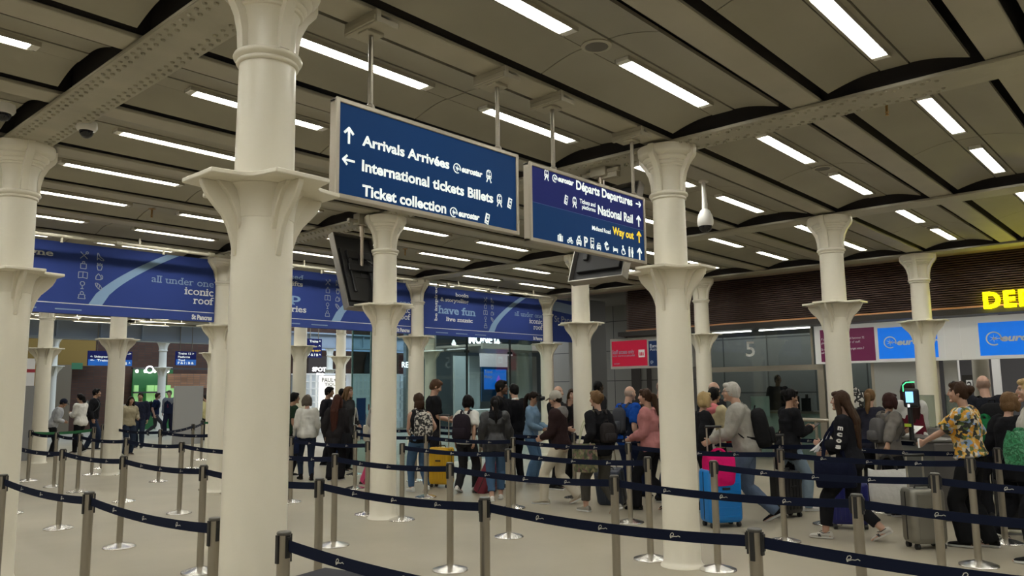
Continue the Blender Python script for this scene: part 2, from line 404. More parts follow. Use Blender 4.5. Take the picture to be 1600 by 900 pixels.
# round ceiling loudspeakers, sprinklers
def speaker(px, lab):
    p = atZ(px[0], px[1], 4.19)
    t = thing('ceiling_speaker', lab, 'speaker', (p.x, p.y, 4.19), 0, 'round ceiling speakers')
    mb = MB(); mb.lathe([(.085, .01), (.112, .01), (.115, -.004), (.088, -.010), (.084, -.006)], n=28); mb.build('rim', stripm, t, 40)
    mb = MB(); mb.lathe([(.086, .004), (.084, -.007), (.0, -.008)], n=28); mb.build('grille', mat('speaker_grille', (.13, .12, .10), .8), t, 40)
speaker((932, 72), 'round ceiling speaker between the two lamps right of the big sign')
speaker((1285, 263), 'round ceiling speaker between lamps above the column before the maroon panel')
speaker((1457, 354), 'round ceiling speaker between two small lamps above the yellow letters')
speaker((560, 402), 'round ceiling fitting beyond the tilted screen at the centre')
def sprinkler(px, lab):
    p = atZ(px[0], px[1], 4.1)
    t = thing('sprinkler', lab, 'sprinkler', (p.x, p.y, 4.2), 0, 'ceiling sprinklers')
    mb = MB(); mb.lathe([(.05, 0), (.05, -.01), (.012, -.02), (.012, -.09), (.02, -.095), (.008, -.11), (.02, -.125), (.0, -.128)], n=10); mb.build('nozzle', mat('brass', (.4, .25, .1), .4, .8), t, 40)
for px, lab in (((237, 337), 'small sprinkler on the ceiling left of the thick column'), ((633, 397), 'small sprinkler on the ceiling right of the column under the sign'), ((1386, 176), 'tiny white sprinkler below the upper right strip lamp')): sprinkler(px, lab)
# sprinkler pipe along the banner
mb = MB(); y = 8.52; mb.tube([(-4, y, 3.98), (8.6, y, 3.98)], .028, 12)
for x in np.arange(-3.5, 8.6, 1.5): mb.tube([(x-.05, y, 3.98), (x+.05, y, 3.98)], .04, 12); mb.box((x+.3, y-.012, 3.98), (x+.33, y+.012, 4.10)); mb.lathe([(.02, 0), (.015, -.05), (.022, -.07), (.0, -.075)], (x+.7, y, 3.96), 8)
tag(mb.build('sprinkler_pipe', stripm, smooth=40), 'painted sprinkler pipe running above the left blue banner', 'pipe')
mb = MB(); mb.tube([(9.2, y, 3.98), (13.2, y, 3.98)], .028, 12)
for x in np.arange(9.5, 13.2, 1.3): mb.tube([(x-.05, y, 3.98), (x+.05, y, 3.98)], .04, 12); mb.box((x+.3, y-.012, 3.98), (x+.33, y+.012, 4.10))
tag(mb.build('sprinkler_pipe', stripm, smooth=40), 'painted sprinkler pipe running above the fun and music banner', 'pipe')

# ------------------------------------------------------------------ right side: slatted fascia, soffit, booths, header
bronze = mat('bronze_slat', (.13, .085, .066), .38, .45); copper = mat('copper_trim', (.75, .40, .20), .28, .9); dkmetal = mat('dark_metal', (.06, .055, .05), .45, .4)
FX = 14.6
t = thing('slatted_fascia', 'long bronze louvred fascia above the gates and booth 5', 'fascia', (FX, 0, 0))
mb = MB(); mb.box((.05, -11, 3.12), (.10, 7.22, 4.16)); mb.build('backing', voidm, t)
mb = MB()
for n in range(22):
    z = 3.165+n*.0445
    mb.box((-.03, -11, z), (.05, 7.2, z+.02)); mb.box((-.03, 7.2, z), (2.2, 7.22, z+.02))
mb.build('slat', bronze, t)
mb = MB(); mb.box((-.05, -11, 3.105), (.06, 7.24, 3.14)); mb.build('copper_edge', copper, t)
mb = MB(); mb.box((-.035, -11, 2.985), (.62, 7.5, 3.10)); mb.box((.62, -11, 3.0), (2.9, 7.2, 3.05)); mb.build('soffit', dkmetal, t)
lampd = mat('downlight_glow', (1, 1, 1), .5, emit=(1, .97, .9), es=14)
for n, (px, lab) in enumerate((((1549, 492), 'round soffit downlight right of the column nearest the yellow letters'), ((1415, 500), 'round soffit downlight at the bracket of the column before the blue panel'), ((1329, 510), 'small round soffit downlight right of the column before the maroon panel'),
        ((1202, 514), 'round soffit downlight above the numeral 5'), ((1112, 518), 'round soffit downlight at the bracket of the column left of booth 5'))):
    p = atZ(px[0], px[1], 2.98)
    t = thing('downlight', lab, 'ceiling light', (p.x, p.y, 2.985), 0, 'downlights under the fascia')
    mb = MB(); mb.lathe([(.085, .0), (.11, .0), (.11, -.006), (.088, -.01)], n=24); mb.build('rim', alum, t, 40)
    mb = MB(); mb.lathe([(.088, -.002), (.086, -.008), (0, -.0085)], n=24); mb.build('lens', lampd, t)
# DEPARTURES in yellow letters on the fascia: each letter stands alone
yel = mat('yellow_letter', (.9, .85, 0), .4, emit=(1, .93, 0), es=7.0)
p0 = atX(1537, 481, FX-.12); p1 = atX(1540, 456, FX-.12); capd = p1.z-p0.z
word = 'DEPARTURES'; ycur = p0.y
for n, ch in enumerate(word):
    vs, fs = text_geo(ch, .035); x0 = min(x for x, _ in vs); x1 = max(x for x, _ in vs); k = capd/.73*1.0
    mb = MB(); w = (x1-x0)*k*.95
    for d in (0, .07): mb.add([Vector((-d, -(x-x0)*k*.95, y*k)) for x, y in vs], fs, 0)
    bmv = len(vs); ed = {}
    for f in fs:
        for a, b in zip(f, f[1:]+f[:1]): ed[(a, b)] = ed.get((a, b), 0)+1
    mb.add([], [], 0)
    for (a, b) in ed:
        if (b, a) not in ed: mb.f.append([a, b, b+bmv, a+bmv]); mb.m.append(0)
    o = mb.build('letter', yel, loc=(FX-.04, ycur, p0.z))
    tag(o, 'large glowing yellow letter %s on the bronze slatted fascia%s' % (ch, ' (the earlier one)' if (ch == 'E' and n < 3) or (ch == 'R' and n < 6) else ''), 'letter', 'yellow letters of the departures sign')
    ycur -= w+capd*.20
# white header with screens over the gates
hx = 15.0
t = thing('header_sign', 'long white header over the gates with a maroon and two blue panels', 'sign', (hx, 0, 0))
hdw = mat('header_white', (.72, .71, .68), .4, emit=(.9, .9, .86), es=.16); maroon = mat('notice_maroon', (.10, .010, .045), .3, emit=(.16, .012, .07), es=.35)
eblue = mat('screen_blue', (.0, .10, .55), .3, emit=(.0, .19, .82), es=.62)
zt, zb = 2.97, 2.14
mb = MB(); mb.box((0, -7, zb), (.2, 2.60, zt)); mb.box((-.012, .02, zb), (0, .03, zt)); mb.box((-.012, -.26, zb), (0, -.25, zt)); bevel(mb.build('casing', hdw, t), .01)
NX = Vector((-1, 0, 0)); UY = Vector((0, -1, 0)); UZ = Vector((0, 0, 1))
def px_local(x, y, org): return atX(x, y, org.x)-org
def rect_x(mb, pa, pb, org, mi=0, th=.012):
    a = px_local(*pa, org); b = px_local(*pb, org)
    mb.box((-th, b.y, b.z), (0, a.y, a.z), mi)
def star_logo(mb, O, U, V, N, r, mi, th=.003):
    n = 26
    a0 = radians(-20)
    o_ = [(r*cos(a0+i*(2*pi-.7)/n), r*sin(a0+i*(2*pi-.7)/n)) for i in range(n+1)]
    i_ = [(x*.82, y*.82) for x, y in o_]
    for q in range(n): mb.poly([o_[q], o_[q+1], i_[q+1], i_[q]], O, U, V, N, th, mi)
    for q in range(3):
        a = q*pi/3+pi/2
        c, s_ = cos(a), sin(a); w = r*.07; l = r*.62
        mb.poly([(c*l, s_*l), (-s_*w, c*w), (-c*l, -s_*l), (s_*w, -c*w)], O, U, V, N, th, mi)
    mb.poly([(r*.1, r*.06), (r*.95, r*.06), (r*.95, -r*.06), (r*.1, -r*.06)], O, U, V, N, th, mi)
def euro(mb, O, U, V, N, w, h, mi, th=.003): put_text(mb, 'eurostar', O, U, V, N, w, h, mi, .045, .22, th)
org = Vector((hx, 0, 0))
mb = MB(); rect_x(mb, (1281, 516), (1369, 563), org, 0)
for (y0, txt, w) in ((532, 'If you need help travelling and between 72', .9), (538, 'please speak to a member of staff.', .82), (548, 'Si vous avez besoin d\'aide et voyagez entre 7', .9), (553, 'adressez-vous au personnel.', .6)):
    q = px_local(1284, y0, org); put_text(mb, txt, q+NX*.012, UY, UZ, NX, w, .045, 1, .01)
mb.build('notice_panel', [maroon, bwhite], t)
mb = MB(); rect_x(mb, (1371, 513), (1467, 558), org, 0)
q = px_local(1391, 535, org)+NX*.012; star_logo(mb, q, UY, UZ, NX, .125, 1)
q = px_local(1402, 539, org)+NX*.012; euro(mb, q, UY, UZ, NX, .78, .115, 1)
mb.build('screen_panel', [eblue, bwhite], t)
mb = MB(); rect_x(mb, (1528, 505), (1622, 553), org, 0)
q = px_local(1553, 529, org)+NX*.012; star_logo(mb, q, UY, UZ, NX, .135, 1)
q = px_local(1565, 533, org)+NX*.012; euro(mb, q, UY, UZ, NX, .82, .12, 1)
mb.build('screen_panel', [eblue, bwhite], t)
# staff notice hanging left of booth 5
nx = 14.75; org = Vector((nx, 0, 0))
t = thing('notice_sign', 'framed red and dark blue notice panel reading staff access only', 'sign', (nx, 0, 0))
fr = mat('notice_frame', (.50, .48, .45), .4); red = mat('notice_red', (.40, .012, .035), .3, emit=(.5, .012, .045), es=.35); navy = mat('notice_navy', (.008, .02, .07), .3, emit=(.01, .03, .1), es=.3)
mb = MB(); a = px_local(953, 530, org); b = px_local(1083, 573, org); mb.box((0, b.y, b.z), (.16, a.y, a.z)); bevel(mb.build('casing', fr, t), .01)
mb = MB(); rect_x(mb, (956, 534), (1012, 571), org, 0)
put_text(mb, 'Staff access only', px_local(957, 553.5, org)+NX*.012, UY, UZ, NX, .68, .10, 1, .02); put_text(mb, 'Accès réservé au personnel', px_local(957, 558, org)+NX*.012, UY, UZ, NX, .70, .05, 1, .01)
put_text(mb, 'eurostar', px_local(960, 569.5, org)+NX*.012, UY, UZ, NX, .18, .04, 1, .02, .2)
rect_x(mb, (998, 546.5), (1008, 558), org, 2, .016)
q = px_local(1003, 552.5, org)+NX*.017
for dy in (-.045, 0, .045): mb.poly([(dy-.018, -.05), (dy+.018, -.05), (dy+.012, .03), (dy, .05), (dy-.012, .03)], q, UY, UZ, NX, .002, 0)
mb.build('red_panel', [red, bgrey, hdw], t)
mb = MB(); rect_x(mb, (1013.5, 533), (1079, 570), org, 0)
put_text(mb, 'Eurostar', px_local(1016, 543, org)+NX*.012, UY, UZ, NX, .4, .08, 1, .025); put_text(mb, 'Assistance', px_local(1016, 548, org)+NX*.012, UY, UZ, NX, .42, .07, 1, .0); star_logo(mb, px_local(1019, 566, org)+NX*.012, UY, UZ, NX, .04, 1)
mb.build('navy_panel', [navy, bwhite], t)
mb = MB(); mb.box((.04, a.y-.5, a.z), (.08, a.y-.44, 3.0)); mb.box((.04, b.y+.44, a.z), (.08, b.y+.5, 3.0)); mb.build('hanger', dkmetal, t)
# glass ticket booth with the numeral 5
gl = glass('booth_glass', (.72, .76, .75), .25); gl2 = glass('clear_glass', (.80, .90, .90), .25); frost = mat('frosted_panel', (.42, .43, .42), .3)
def pane(name, mats, xa, ya, za, xb, yb, zb_, label=None):
    mb = MB(); mb.box((xa, ya, za), (xb, yb, zb_)); o = mb.build(name, mats); return o
BX = 15.2
w = bpy.data.objects.new('window_1', None); COL.objects.link(w); w.location = (BX, 0, 0); struct(w)
yl, yr = 5.45, 2.66
mb = MB(); mb.box((0, yr, .05), (.015, yl, 2.99)); mb.build('glass', gl, w)
mb = MB(); mb.box((-.05, yr-.02, 2.02), (.06, yl, 2.14)); mb.build('rail', steel, w)
mb = MB(); mb.box((-.05, yr-.16, 0), (.06, yr-.02, 2.14)); mb.box((-.02, yr+.05, 2.14), (.03, yr+.10, 2.99)); mb.build('post', steel, w)
led = mat('booth_led', (1, 1, 1), .5, emit=(.95, 1, .95), es=4)
mb = MB(); mb.box((-.03, 4.15, 2.955), (.0, 5.15, 2.98)); mb.box((-.03, 2.75, 2.955), (.0, 3.95, 2.98)); mb.build('led_bar', led, w)
mb = MB(); q = atX(1166, 557, BX-.01)-Vector((BX, 0, 0)); put_text(mb, '5', q+NX*.01, UY, UZ, NX, .23, .345, 0, .01); mb.build('numeral', mat('numeral_white', (.92, .93, .92), .5), w)
# side glazing right of the booth and the frosted gate panels
w = bpy.data.objects.new('window_2', None); COL.objects.link(w); w.location = (BX+.1, 0, 0); struct(w)
mb = MB(); mb.box((0, 1.55, .05), (.015, 2.5, 2.2)); mb.build('glass', gl, w)
mb = MB(); mb.box((0, .28, .05), (.03, 1.50, 2.2)); mb.build('frosted_panel', frost, w)
mb = MB(); mb.box((-.005, 1.49, .05), (.035, 1.55, 2.2)); mb.box((-.005, .24, .05), (.035, .29, 2.2)); mb.build('mullion', alum, w)
w = bpy.data.objects.new('window_3', None); COL.objects.link(w); w.location = (BX+.3, 0, 0); struct(w)
mb = MB(); mb.box((0, -.05, .05), (.03, .20, 2.2)); mb.build('panel', mat('panel_pale', (.5, .5, .48), .4), w)
# room behind
wallw = mat('booth_wall', (.42, .45, .45), .6); 
o = pane('wall_right', grid_mat('booth_panels', (.31, .32, .315), (.11, .115, .115), 1.3, 1.5, .02, .5, ('Y', 'Z')), 18.4, -12, 0, 18.5, -1.6, 4.3); struct(o)
o = pane('wall_booth', MATS['booth_panels'], 18.4, 1.2, 0, 18.5, 7.2, 4.3); struct(o)
o = pane('wall_gate', mat('hall_dark', (.14, .14, .15), .7), 27, -12, 0, 27.2, 7.2, 4.3); struct(o)
wallg = grid_mat('grey_cladding', (.20, .195, .18), (.02, .02, .02), 2.6, .95, .012, .45, ('Y', 'Z'))
o = pane('wall_far', wallg, 18.6, 6.8, 0, 18.8, 13.4, 4.3); struct(o)
o = pane('wall_side', mat('grey_panel', (.22, .22, .22), .5), 15.0, 9.3, 0, 16.6, 9.45, 4.2); struct(o)
for n, px in enumerate(((986, 1000), (1010, 1016))):
    a = atX(px[0], 575, 18.55); b = atX(px[1], 575, 18.55)
    mb = MB(); mb.box((18.55, b.y, 0), (18.6, a.y, 2.5)); struct(mb.build('door_%d' % (n+1), voidm))
# white posts and the number 2 plate in the gate hall
for n, (xa, xb, lab) in enumerate(((1485, 1500, 'pale square post beyond the glass left of the number 2 plate'), (1553, 1565, 'pale slim post beyond the glass right of the bald man'))):
    a = atX(xa, 600, 19.5); b = atX(xb, 600, 19.5); mb = MB(); mb.box((19.4, b.y, 0), (19.4+a.y-b.y, a.y, 3.4)); tag(bevel(mb.build('post', hdw), .01), lab, 'post')
t = thing('number_plate', 'framed white number 2 plate in the gate hall', 'sign', (19, 0, 0)); org = Vector((19, 0, 0))
mb = MB(); rect_x(mb, (1503, 586), (1522, 612), org, 0, .03); mb.build('frame', dkmetal, t)
mb = MB(); rect_x(mb, (1510, 594), (1521, 611), org, 0, .036); put_text(mb, '2', px_local(1512.5, 609, org)+NX*.04, UY, UZ, NX, .1, .19, 1, .01); mb.build('plate', [hdw, black], t)
# ------------------------------------------------------------------ pictograms
def icon(mb, kind, O, U, V, N, h, mi, bg, th=.003):
    def P(pts, m=None, t=th): mb.poly([(x*h, y*h) for x, y in pts], O, U, V, N, t, mi if m is None else m)
    def R(x0, y0, x1, y1, m=None, t=th): P([(x0, y0), (x1, y0), (x1, y1), (x0, y1)], m, t)
    def C(x, y, r, m=None, t=th, n=14): P([(x+r*cos(2*pi*i/n), y+r*sin(2*pi*i/n)) for i in range(n)], m, t)
    def L(x0, y0, x1, y1, w, m=None, t=th):
        d = sqrt((x1-x0)**2+(y1-y0)**2) or 1; a, b = -(y1-y0)/d*w/2, (x1-x0)/d*w/2
        P([(x0-a, y0-b), (x1-a, y1-b), (x1+a, y1+b), (x0+a, y0+b)], m, t)
    b2 = th+.0015
    if kind == 'up': L(0, -.5, 0, .42, .15); L(-.33, .12, .03, .49, .15); L(.33, .12, -.03, .49, .15)
    elif kind == 'left': L(-.42, 0, .5, 0, .15); L(-.12, .33, -.49, -.03, .15); L(-.12, -.33, -.49, .03, .15)
    elif kind == 'right': L(-.5, 0, .42, 0, .15); L(.12, .33, .49, -.03, .15); L(.12, -.33, .49, .03, .15)
    elif kind == 'train':
        P([(-.2, -.22), (.2, -.22), (.27, -.12), (.26, .3), (.18, .45), (.08, .5), (-.08, .5), (-.18, .45), (-.26, .3), (-.27, -.12)])
        R(-.19, .05, -.03, .3, bg, b2); R(.03, .05, .19, .3, bg, b2); C(-.15, -.1, .05, bg, b2); C(.15, -.1, .05, bg, b2); R(-.08, .37, .08, .42, bg, b2)
        L(-.12, -.22, -.25, -.5, .08); L(.12, -.22, .25, -.5, .08)
    elif kind == 'ticket':
        P([(-.32, -.38), (.12, -.5), (.32, .38), (-.12, .5)]); P([(-.12, -.12), (.1, -.18), (.22, .28), (0, .34)], bg, b2); L(-.22, -.26, .1, -.34, .05, bg, b2); R(0, .0, .09, .18, mi, b2+.001)
    elif kind == 'case':
        R(-.45, -.4, .45, .28); R(-.16, .28, .16, .46); R(-.08, .28, .08, .38, bg, b2); R(-.28, -.4, -.23, .28, bg, b2); R(.23, -.4, .28, .28, bg, b2)
    elif kind == 'bike':
        for x in (-.32, .32): C(x, -.14, .22); C(x, -.14, .13, bg, b2)
        L(-.32, -.14, -.12, .2, .06, None, b2+.001); L(-.12, .2, .2, .2, .06); L(.32, -.14, .16, .36, .06, None, b2+.001); L(.02, -.14, .2, .2, .06); L(.1, .36, .3, .36, .07); L(-.22, .28, -.04, .28, .08); L(-.32, -.14, .02, -.14, .05, None, b2+.001)
    elif kind in ('taxi', 'car'):
        P([(-.4, -.35), (.4, -.35), (.42, .02), (.28, .12), (.2, .36), (-.2, .36), (-.28, .12), (-.42, .02)]); P([(-.19, .12), (.19, .12), (.13, .28), (-.13, .28)], bg, b2)
        C(-.26, -.08, .07, bg, b2); C(.26, -.08, .07, bg, b2); R(-.12, -.12, .12, -.04, bg, b2); R(-.38, -.48, -.22, -.35); R(.22, -.48, .38, -.35)
        if kind == 'taxi': R(-.14, .4, .16, .52); L(.1, .5, .26, .56, .06)
    elif kind == 'bus':
        R(-.26, -.44, .26, .5); R(-.19, .22, .19, .42, bg, b2); R(-.19, -.1, .19, .14, bg, b2); C(-.15, -.28, .05, bg, b2); C(.15, -.28, .05, bg, b2); R(-.24, -.52, -.1, -.44); R(.1, -.52, .24, -.44)
    elif kind == 'phone':
        P([(-.38, .05), (-.1, -.4), (.28, -.3), (.36, .0), (.1, .42), (-.12, .45)]); L(-.2, .12, .02, -.24, .1, bg, b2); C(.12, .06, .15, bg, b2); L(-.42, .2, -.05, .5, .12)
    elif kind == 'bed': R(-.5, -.35, -.42, .38); R(.42, -.35, .5, .2); R(-.42, -.14, .42, .04); R(-.18, .04, .42, .2); C(-.29, .12, .09)
    elif kind == 'wheel':
        C(-.02, -.16, .32); C(-.02, -.16, .23, bg, b2); R(-.05, .1, .5, .3, bg, b2); C(-.08, .42, .1, None, b2+.001); L(-.08, .32, -.03, -.02, .12, None, b2+.001); L(-.03, -.02, .22, -.02, .1, None, b2+.001); L(.2, .0, .32, -.36, .1, None, b2+.001); L(-.07, .16, .2, .12, .08, None, b2+.001)
    elif kind == 'people':
        for x, f in ((-.24, 0), (.24, 1)):
            C(x, .4, .09)
            if f: P([(x-.18, -.12), (x+.18, -.12), (x+.1, .28), (x-.1, .28)]); R(x-.1, -.5, x-.02, -.12); R(x+.02, -.5, x+.1, -.12)
            else: R(x-.14, -.06, x+.14, .28); R(x-.12, -.5, x-.02, -.06); R(x+.02, -.5, x+.12, -.06)

# ------------------------------------------------------------------ the two hanging direction signs
SY = -.035
NY = Vector((0, -1, 0)); UX = Vector((1, 0, 0))
def make_sign(name, label, xa, xb, za, zb, rods, split=None):
    t = thing('direction_sign', label, 'sign', ((xa+xb)/2, 0, za), 0, 'hanging direction signs')
    org = Vector(t.location); w = (xb-xa)/2; h = zb-za
    mb = MB(); e = .022
    mb.box((-w-e, -.03, -e), (w+e, .03, 0)); mb.box((-w-e, -.03, h), (w+e, .03, h+e)); mb.box((-w-e, -.03, -e), (-w, .03, h+e)); mb.box((w, -.03, -e), (w+e, .03, h+e))
    mb.box((-w-e-.004, -.045, -e-.004), (-w+.004, -.03, h+e+.004)); mb.box((w-.004, -.045, -e-.004), (w+e+.004, -.03, h+e+.004)); mb.box((-w, -.045, h-.004), (w, -.03, h+e+.004)); mb.box((-w, -.045, -e-.004), (w, -.03, .004))
    bevel(mb.build('casing', alum, t), .004, 1)
    mb = MB(); mb.box((-w, .012, 0), (w, .028, h)); mb.build('rear_panel', signblue, t)
    for x, y in rods:
        p = atZ(x, y, 4.03); rx = p.x-org.x
        mb = MB(); mb.tube([(rx, 0, h+.02), (rx, 0, 4.04-za)], .017, 10); mb.lathe([(.03, 0), (.03, .03), (.018, .04)], (rx, 0, h+.02), 10); mb.build('hanging_rod', mat('rod_metal', (.28, .25, .2), .4, .6), t, 40)
        mb = MB(); mb.box((rx-.10, -.16, 4.01-za), (rx+.10, .16, 4.05-za)); mb.box((rx-.07, -.05, 3.985-za), (rx+.07, .05, 4.01-za)); mb.box((rx-.09, -.17, 4.0-za), (rx-.05, .17, 4.09-za)); bevel(mb.build('ceiling_clamp', stripm, t), .004, 1)
    return t, org, w, h
_a, _b, _c, _d = atY(527, 155, SY), atY(808, 243, SY), atY(808, 367, SY), atY(526, 303, SY)
xa, xb, za, zb = (_a.x+_d.x)/2+.012, (_b.x+_c.x)/2-.012, (_c.z+_d.z)/2+.014, (_a.z+_b.z)/2-.014
t, org, w, h = make_sign('s', 'large dark blue hanging sign beginning with arrivals, international tickets and ticket collection', xa, xb, za, zb, ((572, 50), (768, 131)))
face = MB(); face.box((-w, -.035, 0), (w, .0, h), 0)
def sp(px, py, zx=None): return atY(px, py, SY)-org+Vector((0, -.001, 0))
def z1(x, y): return sp(510+x/3.748, 140+y/3.75)
def line(mb, z, a, b, s, cap, mi, bold=.03):
    A, B = z(*a), z(*b); C_ = z(a[0], a[1]-cap)
    mid = (A.z+B.z)/2; hh = C_.z-A.z
    put_text(mb, s, Vector((A.x, A.y, mid)), UX, UZ, NY, B.x-A.x, hh, mi, bold)
def ic(mb, z, k, c, hz, mi, bg):
    A = z(*c); B = z(c[0], c[1]-hz/2); C_ = z(c[0], c[1]+hz/2); icon(mb, k, A, UX, UZ, NY, B.z-C_.z, mi, bg)
line(face, z1, (208, 324), (718, 466), 'Arrivals Arrivées', 58, 1); line(face, z1, (206, 470), (975, 668), 'International tickets Billets', 62, 1); line(face, z1, (208, 615), (700, 730), 'Ticket collection', 62, 1)
ic(face, z1, 'up', (131, 270), 96, 1, 0); ic(face, z1, 'left', (129, 415), 84, 1, 0)
for c, a, b in (((764, 462), (790, 484), (912, 512)), ((744, 719), (772, 741), (895, 767))):
    A = z1(*c); star_logo(face, A, UX, UZ, NY, (z1(c[0], c[1]-29)-A).length, 1); P0, P1 = z1(*a), z1(*b); euro(face, Vector((P0.x, P0.y, (P0.z+P1.z)/2)), UX, UZ, NY, P1.x-P0.x, .042, 1)
for k, c, hz in (('train', (950, 508), 74), ('train', (1012, 650), 74), ('ticket', (1072, 666), 66), ('ticket', (940, 757), 68)): ic(face, z1, k, c, hz, 1, 0)
face.build('face_panel', [signblue, signw], t)
_a, _b, _c, _d = atY(829, 256, SY), atY(1006, 310, SY), atY(1008, 410, SY), atY(829, 375, SY)
xa, xb, za, zb = (_a.x+_d.x)/2+.012, (_b.x+_c.x)/2-.012, (_c.z+_d.z)/2+.014, (_a.z+_b.z)/2-.014
t, org, w, h = make_sign('s', 'second dark blue hanging sign listing departures, national rail and way out', xa, xb, za, zb, ((855, 166), (980, 217)))
def z2(x, y): return sp(810+x/5, 240+y/5)
face = MB(); zs = (z2(100, 375).z+z2(970, 598).z)/2
face.box((-w, -.035, 0), (w, 0, zs-.0015), 0); face.box((-w, -.035, zs+.0015), (w, 0, h), 1); face.box((-w, -.0352, zs-.0015), (w, 0, zs+.0015), 4)
line(face, z2, (450, 275), (889, 410), 'Départs Departures', 66, 2); line(face, z2, (620, 471), (893, 543), 'National Rail', 66, 2); line(face, z2, (735, 628), (900, 670), 'Way out', 57, 3)
line(face, z2, (477, 385), (600, 418), 'Tickets and', 32, 2, .02); line(face, z2, (495, 430), (601, 457), 'platforms', 30, 2, .02); line(face, z2, (574, 596), (718, 627), 'Midland Road', 32, 2, .02)
for k, c, hz, mi in (('train', (218, 166), 88, 2), ('right', (935, 396), 66, 2), ('ticket', (371, 362), 78, 2), ('train', (437, 381), 84, 2), ('up', (938, 530), 84, 2), ('up', (941, 654), 86, 3), ('up', (945, 786), 90, 2),
        ('case', (325, 658), 66, 2), ('bike', (402, 678), 66, 2), ('taxi', (471, 682), 74, 2), ('bus', (575, 700), 82, 2), ('car', (627, 722), 64, 2), ('phone', (690, 728), 74, 2), ('bed', (757, 752), 58, 2), ('wheel', (818, 757), 74, 2), ('people', (877, 769), 80, 2)): ic(face, z2, k, c, hz, mi, 1 if c[1] < 560 and mi == 2 and c[0] < 940 else 0)
line(face, z2, (512, 722), (541, 730), 'P', 72, 2, .03)
A = z2(283, 195); star_logo(face, A, UX, UZ, NY, (z2(283, 165)-A).length, 2); P0, P1 = z2(308, 217), z2(430, 250); euro(face, Vector((P0.x, P0.y, (P0.z+P1.z)/2)), UX, UZ, NY, P1.x-P0.x, .044, 2)
face.build('face_panel', [signblue, signpurp, signw, signy, mat('sign_rule', (.05, .12, .3), .6)], t)

# ------------------------------------------------------------------ tilted information screens, seen from behind
def make_screen(label, loc, rz, w, h, tilt, pole_h):
    """local: back faces -Y, leaning so that its front looks down along +Y; loc is the middle of its top edge"""
    t = thing('information_screen', label, 'screen', loc, rz, 'hanging information screens')
    T = Matrix.Rotation(tilt, 4, 'X')
    def bx(mb, a, b, mi=0): mb.box(a, b, mi, T)
    rim = mat('screen_rim', (.30, .28, .25), .35, .7); shell = mat('screen_back', (.02, .02, .021), .5)
    mb = MB(); bx(mb, (-w/2, .0, -h), (w/2, .035, 0)); bx(mb, (-w/2+.06, -.05, -h+.1), (w/2-.06, 0, -.22)); bevel(mb.build('housing', shell, t), .006)
    mb = MB()
    for a, b in (((-w/2-.012, -.06, -h-.012), (-w/2, .05, .012)), ((w/2, -.06, -h-.012), (w/2+.012, .05, .012)), ((-w/2, -.06, -h-.012), (w/2, .05, -h)), ((-w/2, -.06, 0), (w/2, .05, .012))): bx(mb, a, b)
    mb.build('rim', rim, t)
    mb = MB(); bx(mb, (-w/2+.01, .035, -h+.01), (w/2-.01, .04, -.01)); mb.build('display', mat('display_dark', (.01, .012, .03), .15, emit=(.02, .06, .2), es=.5), t)
    mb = MB()
    for x in (-.16, .16): bx(mb, (x-.025, -.085, -h*.8), (x+.025, -.05, -h*.35))
    bx(mb, (-.22, -.11, -h*.52), (.22, -.08, -h*.44)); bx(mb, (-.2, -.10, -h*.35), (-.02, -.05, -h*.24)); bx(mb, (.04, -.09, -h*.34), (.2, -.05, -h*.25))
    bx(mb, (-w/2+.07, -.062, -h*.6), (w/2-.07, -.05, -h*.59)); bx(mb, (-.005, -.062, -h*.6), (.005, -.05, -h*.3))
    mb.tube([T@Vector((.1, -.06, -h*.3)), T@Vector((.2, -.13, -h*.45)), T@Vector((.12, -.09, -h*.62))], .009, 6); bevel(mb.build('wall_mount', black, t), .004, 1)
    M = T@Vector((0, -.10, -h*.45))
    mb = MB(); mb.tube([(0, M.y, M.z), (0, M.y, M.z+pole_h)], .024, 12); mb.tube([(0, M.y, M.z+pole_h-.16), (0, M.y, M.z+pole_h)], .034, 12); mb.build('pole', mat('pole_metal', (.4, .34, .27), .35, .7), t, 40)
    mb = MB(); zt = M.z+pole_h
    mb.box((-.10, M.y-.07, zt), (.10, M.y+.07, zt+.16)); mb.box((-.02, M.y-.02, zt-.03), (.22, M.y+.05, zt+.03)); mb.box((-.24, M.y-.03, zt+.03), (.24, M.y+.03, zt+.07))
    for x in (-.06, .06): mb.lathe([(.014, 0), (.014, .012), (0, .014)], (x, M.y, zt-.012), 6)
    bevel(mb.build('girder_clamp', stripm, t), .005, 1)
    return t
make_screen('black tilted screen seen from behind, left of the column under the arrivals sign', (4.285, 5.02, 3.83), 0, .65, 1.12, radians(-20), .57)
make_screen('black tilted screen hanging behind the departures sign, showing below it', (4.80, .86, 3.86), radians(-90), .68, 1.12, radians(-20), .53)

# ------------------------------------------------------------------ cameras under the ceiling
def dome(px, z, lab):
    p = atZ(px[0], px[1], z); t = thing('dome_camera', lab, 'camera', (p.x, p.y, 4.05), 0, 'dome cameras')
    mb = MB(); mb.lathe([(.085, .03), (.09, -.02), (.075, -.045), (.06, -.05)], n=24); mb.build('housing', whitep, t, 40)
    mb = MB(); mb.ell((0, 0, -.05), (.06, .06, .065), 20, 12); mb.build('dome', mat('smoked_dome', (.01, .01, .012), .08), t, 60)
dome((135, 205), 4.0, 'small dome camera under the ceiling near the riveted girder'); dome((5, 178), 4.0, 'small dome camera at the upper left edge of the photo')
p = atX(1102, 345, 6.3); t = thing('pendant_camera', 'white pendant dome camera hanging right of the column beside the departures sign', 'camera', (6.3, p.y, 3.70))
mb = MB(); mb.tube([(0, 0, .10), (0, 0, .50)], [.035, .022], 14); mb.lathe([(.06, .48), (.06, .52)], n=16); mb.build('stem', whitep, t, 40)
